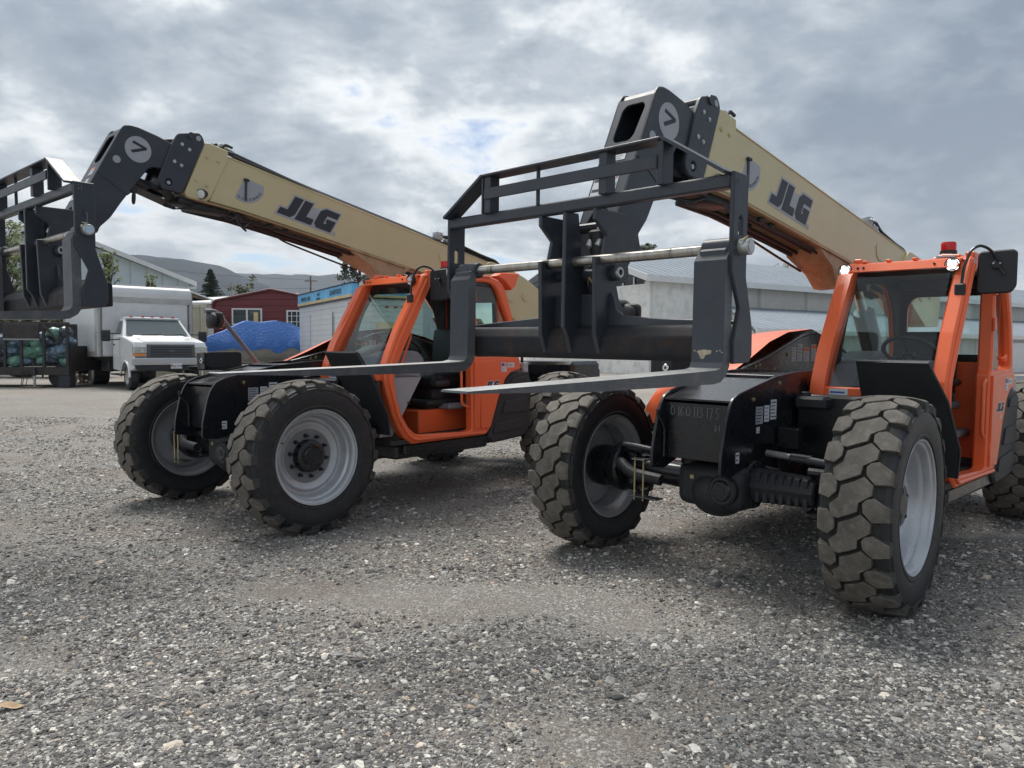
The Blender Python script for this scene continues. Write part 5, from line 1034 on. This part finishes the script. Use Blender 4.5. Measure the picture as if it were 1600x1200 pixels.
# ---------------------------------------------------------------- utility pole and wires
def pole(px, Y, top, lb):
    z = zpx(top, Y, px); t = thing('utility_pole', lb, 'utility pole', (at_px(px, Y), Y, .15)); b = MB(); b.cyl((0, 0, -.2), (0, 0, z), .14, 'wood', 10, r2=.1); b.obj('post', t)
    b = MB(); b.box((0, 0, z - .6), (1.6, .1, .12), 'wood', .01)
    for s in (-.7, 0, .7): b.cyl((s, 0, z - .54), (s, 0, z - .4), .04, 'trim', 8)
    b.obj('crossarm', t); return Vector((at_px(px, Y), Y, z + .15 - .4))
p1 = pole(486, 95, 434, 'weathered utility pole standing beyond the food trailer'); p0_ = Vector((at_px(-90, 70), 70, 12.2)); p2 = Vector((at_px(1300, 120), 120, 16))
for k, (a, c, nm) in enumerate(((p0_, p1, 'upper'), (p0_ - Vector((0, 0, 1.6)), p1 - Vector((0, 0, 1.1)), 'lower'))):
    b = MB(); b.tube([a.lerp(c, i / 20) + Vector((k * .5, 0, -1.1 * 4 * (i / 20) * (1 - i / 20))) for i in range(21)], .016, 'ink', 4)
    tag(b.obj('power_line'), nm + ' overhead wire running left from the utility pole', 'power line', 'wires of the utility pole')
# ---------------------------------------------------------------- warehouse on the right
e_ = Vector((.839, .544, 0)); p_ = Vector((-.544, .839, 0)); TW_ = Matrix((e_, p_, Vector((0, 0, 1)))).transposed().to_4x4(); TW_.translation = (7.5, 42, .15)
t = thing('warehouse', 'long white walled warehouse with ribbed grey metal roofs on the right', 'warehouse', mat=TW_); LN = 70
b = MB(); b.box2((0, 0, -.2), (5.6, .3, 5.2), 'wall', 0); b.box2((0, .3, -.2), (.3, 12, 5.0), 'wall', 0)
b.box2((5.6, .05, -.2), (LN, .3, 5.2), 'wallp', 0)
b.obj('wall', t)
b = MB()
for k in range(13): b.box2((.02, .35 + k * .92, 5.0), (.06, .45 + k * .92, 5.0 + min(.35 + k * .92, 12 - .35 - k * .92) * .335), 'trim', 0)
b.plate([(.1, 5.0), (11.9, 5.0), (6, 6.98)], .05, 'dwin', 'x', .12, 0); b.obj('gable_louvre', t)
b = MB(); rz = 7.45
for y0, z0, y1, z1 in ((-.5, 5.25, 6, rz), (12.5, 5.25, 6, rz)):
    b.prism([(-.6, y0, z0), (LN, y0, z0), (LN, y1, z1), (-.6, y1, z1)], [(-.6, y0, z0 + .12), (LN, y0, z0 + .12), (LN, y1, z1 + .12), (-.6, y1, z1 + .12)], 'mroof')
b.obj('roof', t)
b = MB(); b.box2((-.6, -.56, 5.06), (LN, -.5, 5.40), 'trim', 0); b.prism([(-.66, -.5, 5.05), (-.6, -.5, 5.05), (-.6, 6, 7.25), (-.66, 6, 7.25)], [(-.66, -.5, 5.4), (-.6, -.5, 5.4), (-.6, 6, 7.6), (-.66, 6, 7.6)], 'trim'); b.obj('fascia', t)
b = MB(); b.prism([(-.6, -7.7, 2.25), (LN, -7.7, 2.25), (LN, .05, 3.85), (6.2, .05, 3.85)], [(-.6, -7.7, 2.35), (LN, -7.7, 2.35), (LN, .05, 3.95), (6.2, .05, 3.95)], 'mroof')
rr = random.Random(4)
for k in range(70): x = 7 + rr.random() * 40; y = -6.8 + 1.4 * rr.randint(0, 4); b.box((x, y, 2.38 + (y + 7.3) * .2177), (.07, .07, .03), 'alu', 0)
b.obj('lean_to_roof', t)
b = MB(); b.box2((-.3, -7.35, -.2), (LN, -7.2, 2.25), 'wallw', 0); b.prism([(-.3, -7.2, -.2), (6.3, 0, -.2), (6.3, 0, 3.78), (-.3, -7.2, 2.28)], [(-.15, -7.2, -.2), (6.45, 0, -.2), (6.45, 0, 3.78), (-.15, -7.2, 2.28)], 'wallw'); b.obj('lean_to_wall', t)
b = MB(); b.box2((-.6, -7.78, 2.13), (LN, -7.7, 2.38), 'trim', 0); b.obj('gutter', t)
for x in (14, 24, 34, 44):
    b = MB(); b.box2((x, -7.4, -.1), (x + 3.0, -7.35, 1.95), 'trim', 0)
    for k in range(9): b.box2((x + .05, -7.42, .05 + k * .21), (x + 2.95, -7.4, .22 + k * .21), 'whitep', .004)
    b.obj('garage_door', t)
b = MB(); b.cyl((.2, -.1, 0), (.2, -.1, 5.1), .05, 'trim', 8); b.obj('downpipe', t)
# ---------------------------------------------------------------- hills
def ridge(name, pts, Y, depth, m, seed):
    b = MB(); n = 90; rows = 9; vs = []; px0, px1 = pts[0][0], pts[-1][0]
    for j in range(rows):
        f = j / (rows - 1)
        for i in range(n):
            px = px0 + (px1 - px0) * i / (n - 1)
            for q in range(len(pts) - 1):
                if pts[q][0] <= px <= pts[q + 1][0]: u = (px - pts[q][0]) / (pts[q + 1][0] - pts[q][0]); py = pts[q][1] * (1 - u) + pts[q + 1][1] * u
            zt = zpx(py, Y, px); yy = Y - depth * (1 - f) if f <= 1 else Y
            z = zt * (math.sin(f * PI / 2) ** 1.2) + (noise.noise(Vector((px * .05, f * 4, seed))) * .09 * zt * (f * (1.02 - f) * 3)); x = at_px(px, Y)
            vs.append((x, yy, z - 2 if j == 0 else z))
    o = len(vs); vs += [(at_px(px0 + (px1 - px0) * i / (n - 1), Y), Y + depth, -2) for i in range(n)]
    b.add(vs, [[j * n + i, j * n + i + 1, (j + 1) * n + i + 1, (j + 1) * n + i] for j in range(rows) for i in range(n - 1)], m)
    o = b.obj(name, smooth=60); o['kind'] = 'structure'
M['hill'] = paint('hill forest', (.026, .036, .048), .95, var=.45, scale=.012); M['hill'].node_tree.nodes['Principled BSDF'].inputs['Specular IOR Level'].default_value = 0
ridge('hill', [(-500, 470), (-200, 430), (60, 408), (160, 402), (240, 404), (300, 411), (345, 416), (362, 423), (378, 432), (420, 447), (480, 468), (560, 500), (640, 530)], 2600, 1300, 'hill', 1)
ridge('distant_hill', [(200, 440), (300, 434), (380, 431), (460, 432), (560, 433), (640, 434), (800, 445), (1000, 470), (1200, 500), (1500, 530)], 4200, 1500, 'hill', 4)
# haze filling the air between here and the hills
hz_ = MB().box2((-3500, -80, -3), (5000, 5900, 425), 'hill', 0).obj('haze', smooth=0); hz_['kind'] = 'stuff'
hm = bpy.data.materials.new('haze'); hm.use_nodes = True; hn = hm.node_tree; hn.nodes.remove(hn.nodes['Principled BSDF']); pv = N(hn, 'ShaderNodeVolumePrincipled'); pv.inputs['Color'].default_value = (.86, .91, .97, 1); pv.inputs['Density'].default_value = .00014; pv.inputs['Anisotropy'].default_value = 0
hn.links.new(pv.outputs[0], hn.nodes['Material Output'].inputs['Volume']); hz_.data.materials[0] = hm
# ---------------------------------------------------------------- box truck
hd = Vector((.656, -.755, 0)).normalized(); TK = Matrix((hd, Vector((-hd.y, hd.x, 0)), Vector((0, 0, 1)))).transposed().to_4x4(); TK.translation = (-11.45, 25.0, .15); TK = TK @ Matrix.Diagonal((1, 1.07, 1.0, 1))
t = thing('box_truck', 'white box truck with grey grille parked behind the left telehandler', 'box truck', mat=TK)
BH = 1.38
b = MB(); b.box2((-1.75, -BH, 1.05), (-6.9, BH, 3.35), 'boxw', .02); b.box2((-1.62, -BH + .1, 1.05), (-1.80, BH - .1, 3.0), 'boxw', .04); b.obj('cargo_box', t)
b = MB()
b.plate([(-1.60, 3.02), (-1.58, 3.2), (-1.64, 3.36), (-1.80, 3.44), (-6.9, 3.44), (-6.9, 3.34), (-1.9, 3.3), (-1.7, 3.1)], 2 * BH + .02, 'boxw', 'y', 0, .01, fil=.05)
b.box2((-1.605, -BH, 3.0), (-1.64, BH, 3.06), 'alu', 0); b.box2((-1.60, -BH + .02, 2.86), (-1.63, BH - .02, 3.0), 'alu', 0)
for s in (1, -1): b.box2((-1.62, s * BH - .06, 1.03), (-1.95, s * BH + .06, 3.35), 'alu', .03); b.box2((-1.95, s * (BH + .012) - .006, 1.03), (-6.9, s * (BH + .012) + .006, 1.22), 'alu', .003); b.box2((-6.75, s * BH - .03, 1.03), (-6.92, s * BH + .03, 3.35), 'alu', .01)
b.box2((-2.1, -BH - .006, 1.3), (-6.7, -BH - .001, 3.2), 'whitep', .0)
b.obj('box_trim', t)
b = MB(); arch = [(.52 * math.cos(PI * k / 10), .42 + .50 * math.sin(PI * k / 10)) for k in range(11)]
side = [(.93, .80), (.96, 1.05), (.93, 1.40), (.86, 1.52), (.3, 1.62), (-.42, 1.72), (-1.50, 1.74), (-1.50, .62), (-.62, .58)] + [(-.5, .60)] + [(x, z) for x, z in arch[::-1] if z > .6] + [(.55, .62), (.9, .7)]
b.plate(side, 2.06, 'whitep', 'y', 0, .03); b.plate([(.90, 1.3), (.84, 1.54), (.3, 1.66), (-.45, 1.76), (-.45, 1.6), (.8, 1.3)], 1.5, 'whitep', 'y', 0, .03)
for s in (1, -1): b.tube([(x, s * 1.035, z) for x, z in arch], .035, 'whitep', 8)
b.prism([(-.40, -1.0, 1.72), (-.40, 1.0, 1.72), (-1.50, 1.0, 1.72), (-1.50, -1.0, 1.72)], [(-1.0, -.82, 2.30), (-1.0, .82, 2.30), (-1.45, .82, 2.32), (-1.45, -.82, 2.32)], 'whitep')
b.box2((-.92, -.80, 2.29), (-1.48, .80, 2.36), 'whitep', .03); b.obj('cab', t, 40)
b = MB(); b.add([(-.385, -.90, 1.76), (-.385, .90, 1.76), (-.955, .76, 2.27), (-.955, -.76, 2.27)], [[0, 1, 2, 3]], 'tglass')
for s in (-.45, .2): b.tube([(-.36, s, 1.77), (-.38, s + .55, 1.80)], .014, 'ink', 6)
b.obj('windscreen', t, 0)
for s in (1, -1):
    b = MB(); b.add([(-.62, s * 1.0, 1.80), (-.66, s * .985, 1.80), (-1.0, s * .875, 2.23), (-1.36, s * .86, 2.23), (-1.38, s * .99, 1.80)], [[0, 1, 2, 3, 4]], 'tglass'); b.obj('side_window', t, 0)
    b = MB(); b.box2((-.60, s * 1.032, .66), (-.615, s * 1.036, 1.72), 'grime', 0); b.box2((-1.44, s * 1.032, .66), (-1.455, s * 1.036, 1.72), 'grime', 0); b.box2((-1.22, s * 1.03, 1.42), (-1.38, s * 1.05, 1.47), 'ink', .004); b.obj('door', t)
    b = MB(); b.tube([(-.62, s * 1.02, 1.62), (-.58, s * 1.30, 1.60)], .02, 'plastic', 6); b.tube([(-.62, s * 1.02, 1.80), (-.58, s * 1.30, 1.80)], .02, 'plastic', 6); b.box((-.60, s * 1.42, 1.74), (.10, .26, .38), 'plastic', .05); b.box((-.655, s * 1.42, 1.74), (.01, .2, .3), 'mirror', 0); b.obj('door_mirror', t)
    b = MB(); b.box((.93, s * .86, 1.28), (.15, .38, .25), 'hlamp', .03); b.box((.935, s * .88, 1.13), (.14, .34, .06), 'amber', .01); b.obj('headlight', t)
    b = MB(); b.box2((.10, s * 1.03, .86), (.16, s * 1.045, .9), 'ink', 0) ; b.box2((-.35, s * .85, .45), (-1.5, s * 1.10, .50), 'plastic', .01); b.obj('step', t)
for y in (-.62, -.28, 0, .28, .62):
    b = MB(); b.box((-1.0, y, 2.385), (.12, .09, .045), 'amber' if 0 else 'rlens', .012); b.obj('roof_marker', t)
b = MB(); b.box2((.90, -.68, 1.04), (1.0, .68, 1.48), 'grille', .05); b.box2((.9, -1.0, 1.02), (.985, 1.0, 1.07), 'ink', 0); b.box2((.985, -.58, 1.11), (1.003, .58, 1.39), 'ink', .0)  # full-width black strip paints the dark gap above the bumper
for z in (1.17, 1.25, 1.33): b.box2((.99, -.58, z - .014), (1.02, .58, z + .014), 'grille', .004)
b.sph((1.02, 0, 1.25), .06, 'grille', (.3, 1.7, .8), 14); b.obj('grille', t)
b = MB(); b.box((1.06, 0, .92), (.12, 2.2, .23), 'chrb', .03, None, 3); b.plate([(-.95, .62), (.95, .62), (1.04, .80), (-1.04, .80)], .10, 'plastic', 'x', 1.04, .02)
for s in (1, -1): b.box((1.10, s * .55, .72), (.02, .35, .09), 'ink', .01)
b.obj('bumper', t)
b = MB(); b.box((1.12, .10, .78), (.012, .32, .17), 'white', .004); b.text('66L7MP', .10, 'ink', frame2((1.128, .12, .765), (0, 1, 0), (0, 0, 1)), .001); b.box((1.128, -.03, .80), (.002, .04, .06), 'red', 0); b.obj('licence_plate', t)
b = MB(); b.box2((.5, -.45, .55), (-6.8, -.33, .75), 'plastic', .01); b.box2((.5, .33, .55), (-6.8, .45, .75), 'plastic', .01); b.box2((-1.8, -1.2, .9), (-6.8, 1.2, 1.06), 'plastic', .01); b.box2((-6.6, -1.2, .5), (-6.9, 1.2, .7), 'plastic', .02); b.box2((-1.8, -1.1, .55), (-2.8, -.5, .9), 'plastic', .02); b.box2((-5.9, -1.15, .35), (-5.93, -.55, 1.0), 'ink', 0); b.obj('chassis', t)
for x, s, wd in ((0, 1, .24), (0, -1, .24), (-4.7, 1, .5), (-4.7, -1, .5)):
    b = MB(); TQ = Matrix.Translation((x, s * .98, .42)) @ rot_to((0, s, 0)); b.lathe([(.22, -wd), (.39, -wd + .02), (.42, -wd + .05), (.42, -.05), (.39, 0), (.24, .01)], 'side', TQ, 36); w_ = b.obj('wheel', t, 40)
    b = MB(); b.lathe([(.245, .008), (.235, -.02), (.20, -.05), (.13, -.08), (.12, -.02), (.001, -.01)], 'alu', TQ, 28); b.obj('rim', w_, 40)
# ---------------------------------------------------------------- rubbish trailer with bags
TR_ = Matrix.Translation((at_px(111, 25.5), 25.4, .15)); t = thing('rubbish_trailer', 'dark steel cage trailer full of rubbish bags at the left edge', 'trailer', mat=TR_)
b = MB(); b.box2((-9, 0, .55), (0, 2.3, .68), 'rust', .01); b.box2((-9, -.02, .42), (0, .08, .60), 'rust', .01); b.obj('bed', t)
for x in (-.12, -.90, -1.65, -2.2, -3.0, -3.8, -4.6):
    b = MB(); b.box2((x, 0, .68), (x + .09, .07, 2.12), 'rust', .006); b.obj('post', t)
for y in (0, 2.2):
    b = MB(); b.box2((-9, y, 2.10), (0, y + .07, 2.18), 'rust', .006); b.obj('top_rail', t)
b = MB(); b.box2((-9, 2.18, .68), (0, 2.22, 2.1), 'rust', 0); b.box2((-.06, .1, .68), (-.02, 2.2, 1.4), 'rust', 0); b.obj('back_panel', t)
b = MB(); b.box2((-2.15, -.05, 1.62), (-.96, -.01, 2.12), 'rust', .01); b.box2((-2.15, -.07, 1.58), (-.96, -.03, 1.63), 'grime', .004); b.obj('side_panel', t)
b = MB(); b.box2((-3.9, -.05, 1.55), (-2.3, -.01, 2.12), 'rust', .01); b.obj('side_panel', t)
b = MB(); b.prism([(-.86, -.03, 2.08), (-.80, -.03, 2.12), (-.35, -.03, 1.62), (-.42, -.03, 1.58)], [(-.86, -.0, 2.08), (-.80, 0, 2.12), (-.35, 0, 1.62), (-.42, 0, 1.58)], 'rust'); b.obj('brace', t)
b = MB(); b.box2((-.42, .05, .0), (-.02, .4, .62), 'ink', .03); b.obj('mud_guard', t)
for x in (-.55, -5.2):
    b = MB(); b.cyl((x, .3, .36), (x, .55, .36), .36, 'side', 24, bev=.03); b.obj('wheel', t)
b = MB(); b.cyl((-1.12, -.08, .05), (-1.12, -.08, .62), .04, 'alu', 10); b.cyl((-1.12, -.08, .4), (-1.12, -.08, .66), .055, 'ink', 10); b.obj('jack', t)
b = MB(); b.box((-1.1, -.15, .03), (.62, .3, .06), 'wood', .01, Matrix.Rotation(.0, 4, 'Z')); o = b.obj('timber_block'); o.matrix_world = TR_; tag(o, 'flat timber block under the trailer jack', 'timber')
for x in (-1.38, -1.55, -1.5):
    b = MB(); b.tube([(x, -.06, .55), (x + .03, -.1, .3), (x - .02, -.12, .02)], .012, 'rust', 6, .05); b.obj('hanging_chain', t)
rb = random.Random(9)
for k in range(34):
    kind = rb.choice(['bagb', 'bagb', 'bagk', 'bagb', 'bagg'] if k % 4 else ['bagg']); x = -.35 - (k % 9) * .42 + rb.uniform(-.1, .1); lvl = k // 9; z = .88 + lvl * .33 + rb.uniform(-.04, .04) - (.0 if x > -.9 else .0); r_ = rb.uniform(.20, .29)
    if lvl == 3 and x < -.9: z -= .25
    b = MB(); bm = bmesh.new(); bmesh.ops.create_icosphere(bm, subdivisions=3, radius=r_)
    for v in bm.verts:
        nn = noise.noise(v.co * 7 + Vector((k * 3, 0, 0))) * .06 + noise.noise(v.co * 18 + Vector((k, 5, 0))) * .03; v.co += v.co.normalized() * nn; v.co.z *= .8
        if v.co.z > r_ * .62: v.co.x *= .5; v.co.y *= .5; v.co.z *= 1.1
    b.bm(bm, kind, Matrix.Translation((0, 0, 0))); o = b.obj('rubbish_bag', smooth=25); o.location = (at_px(111, 25.5) + x, 25.4 + .34 + rb.uniform(0, .15), .15 + z)
    lb = {'bagb': 'knotted translucent blue rubbish bag heaped in the cage trailer', 'bagg': 'knotted pale green rubbish bag heaped in the cage trailer', 'bagk': 'knotted dark rubbish bag heaped in the cage trailer'}[kind]
    tag(o, lb, 'rubbish bag', {'bagb': 'blue rubbish bags in the trailer', 'bagg': 'green rubbish bags in the trailer', 'bagk': 'dark rubbish bags in the trailer'}[kind])
# rubble heap and fallen leaf
b = MB(); rb = random.Random(2)
for k in range(120):
    u = rb.random(); x = rb.uniform(-.7, .9) * (1 - .3 * u); y = rb.uniform(-.6, .6); z = max(0, (.95 - abs(x) * .8 - abs(y) * .6)) * rb.random(); s = rb.uniform(.06, .16)
    b.box((0, 0, 0), (s, s * rb.uniform(.6, 1), s * rb.uniform(.4, .8)), 'rubble', .01, Matrix.Translation((x, y, z)) @ Matrix.Rotation(rb.uniform(0, 3), 4, Vector((rb.random(), rb.random(), rb.random())).normalized()))
o = b.obj('rubble_pile'); o.location = (at_px(120, 29.5), 29.5, .15); tag(o, 'brown and grey rubble heap between cage trailer and box truck', 'rubble')
b = MB(); q = []; nl = 9
for i in range(nl):
    u = i / (nl - 1); wd = .024 * math.sin(PI * u ** .8) ** .7; q += [(-.055 + .11 * u, -wd, .004 + .008 * math.sin(u * 6)), (-.055 + .11 * u, 0, .001 + .008 * math.sin(u * 6 + .5)), (-.055 + .11 * u, wd, .006 + .008 * math.sin(u * 5))]
M['leafb'] = paint('dry leaf', (.42, .29, .17), .7, var=.2, scale=20)
b.add(q, [[i * 3 + j, i * 3 + j + 1, i * 3 + 4 + j, i * 3 + 3 + j] for i in range(nl - 1) for j in range(2)], 'leafb')
gp = at(16, 1107, 3.0); d_ = gp - Vector((0, 0, CH)); gp = Vector((0, 0, CH)) + d_ * (CH / -d_.z); o = b.obj('dry_leaf'); o.location = (gp.x, gp.y, gh(gp.x, gp.y) + .012); o.rotation_euler = (0, 0, .25); tag(o, 'single dry tan leaf lying on the gravel at lower left', 'leaf')
# ---------------------------------------------------------------- world and sun
w = bpy.data.worlds.new('World'); SC.world = w; w.use_nodes = True; nt = w.node_tree; L = nt.links.new
bg = nt.nodes['Background']; bg.inputs['Strength'].default_value = .1
SUN_EL, SUN_ROT = R(62), R(-25)
sky = N(nt, 'ShaderNodeTexSky'); sky.sky_type = 'NISHITA'; sky.sun_disc = False; sky.sun_elevation = SUN_EL; sky.sun_rotation = SUN_ROT; sky.altitude = 1200
tc = N(nt, 'ShaderNodeTexCoord'); sx = N(nt, 'ShaderNodeSeparateXYZ'); L(tc.outputs['Generated'], sx.inputs[0])
def mth(op, a, b_=None, c=None, clamp=False):
    n = nt.nodes.new('ShaderNodeMath'); n.operation = op; n.use_clamp = clamp
    for i, v in enumerate((a, b_, c)):
        if v is None: continue
        if isinstance(v, (int, float)): n.inputs[i].default_value = v
        else: L(v, n.inputs[i])
    return n.outputs[0]
zz = mth('ADD', mth('MAXIMUM', sx.outputs[2], 0.0), .30)
cb = N(nt, 'ShaderNodeCombineXYZ'); L(mth('DIVIDE', sx.outputs[0], zz), cb.inputs[0]); L(mth('DIVIDE', sx.outputs[1], zz), cb.inputs[1])
def nz(scale, detail, rough, off, dist=0.0, sy=1.0):
    mp = N(nt, 'ShaderNodeMapping'); mp.inputs['Location'].default_value = off; mp.inputs['Scale'].default_value = (1, sy, 1); L(cb.outputs[0], mp.inputs[0])
    n = N(nt, 'ShaderNodeTexNoise', Scale=scale, Detail=detail, Roughness=rough, Distortion=dist); L(mp.outputs[0], n.inputs['Vector']); return n.outputs['Fac']
big = nz(.9, 3, .5, (3.1, 1.7, 0), .2); mid = nz(2.1, 9, .58, (7.3, 2.2, 4), .25, 1.0); fine = nz(6.5, 9, .62, (1.3, 9.2, 1), .25, 1.0)
# thickness of the cloud deck
th = mth('ADD', mth('MULTIPLY', mid, .72), mth('MULTIPLY', fine, .26)); th = mth('ADD', th, mth('MULTIPLY', big, .46))
# the deck is heavier low on the right, thinner high on the left
side = mth('MULTIPLY', mth('ADD', sx.outputs[0], mth('MULTIPLY', sx.outputs[2], -.55)), .10)
th = mth('ADD', mth('ADD', th, side), -.096)
crr = ramp(nt, th, [(.47, (7.9, 8.1, 8.2)), (.525, (6.4, 6.75, 7.0)), (.575, (4.3, 4.75, 5.25)), (.64, (3.0, 3.5, 4.1)), (.74, (1.9, 2.35, 3.0))])
hz = mth('POWER', mth('SUBTRACT', 1, mth('MAXIMUM', sx.outputs[2], 0), clamp=True), 11)
mxh = N(nt, 'ShaderNodeMixRGB'); mxh.inputs[2].default_value = (3.9, 4.4, 4.95, 1); L(mth('MULTIPLY', hz, .75), mxh.inputs[0]); L(crr.outputs[0], mxh.inputs[1])
gap = ramp(nt, th, [(.41, g3(0)), (.49, g3(1))])
mxs = N(nt, 'ShaderNodeMixRGB'); L(gap.outputs[0], mxs.inputs[0]); L(sky.outputs[0], mxs.inputs[1]); L(mxh.outputs[0], mxs.inputs[2]); L(mxs.outputs[0], bg.inputs[0])
sl = bpy.data.lights.new('sun', 'SUN'); so = bpy.data.objects.new('sun', sl); COL.objects.link(so); sl.energy = 2.8; sl.angle = R(32); sl.color = (1, .96, .9)
sd = Vector((math.sin(SUN_ROT) * math.cos(SUN_EL), math.cos(SUN_ROT) * math.cos(SUN_EL), math.sin(SUN_EL)))
so.rotation_euler = sd.to_track_quat('Z', 'Y').to_euler()
SC.view_settings.view_transform = 'Standard'; SC.view_settings.look = 'None'; SC.view_settings.exposure = .48; SC.view_settings.gamma = 1
SC.cycles.use_denoising = True if hasattr(SC, 'cycles') else None
SC.cycles.max_bounces = 8; SC.cycles.transparent_max_bounces = 12
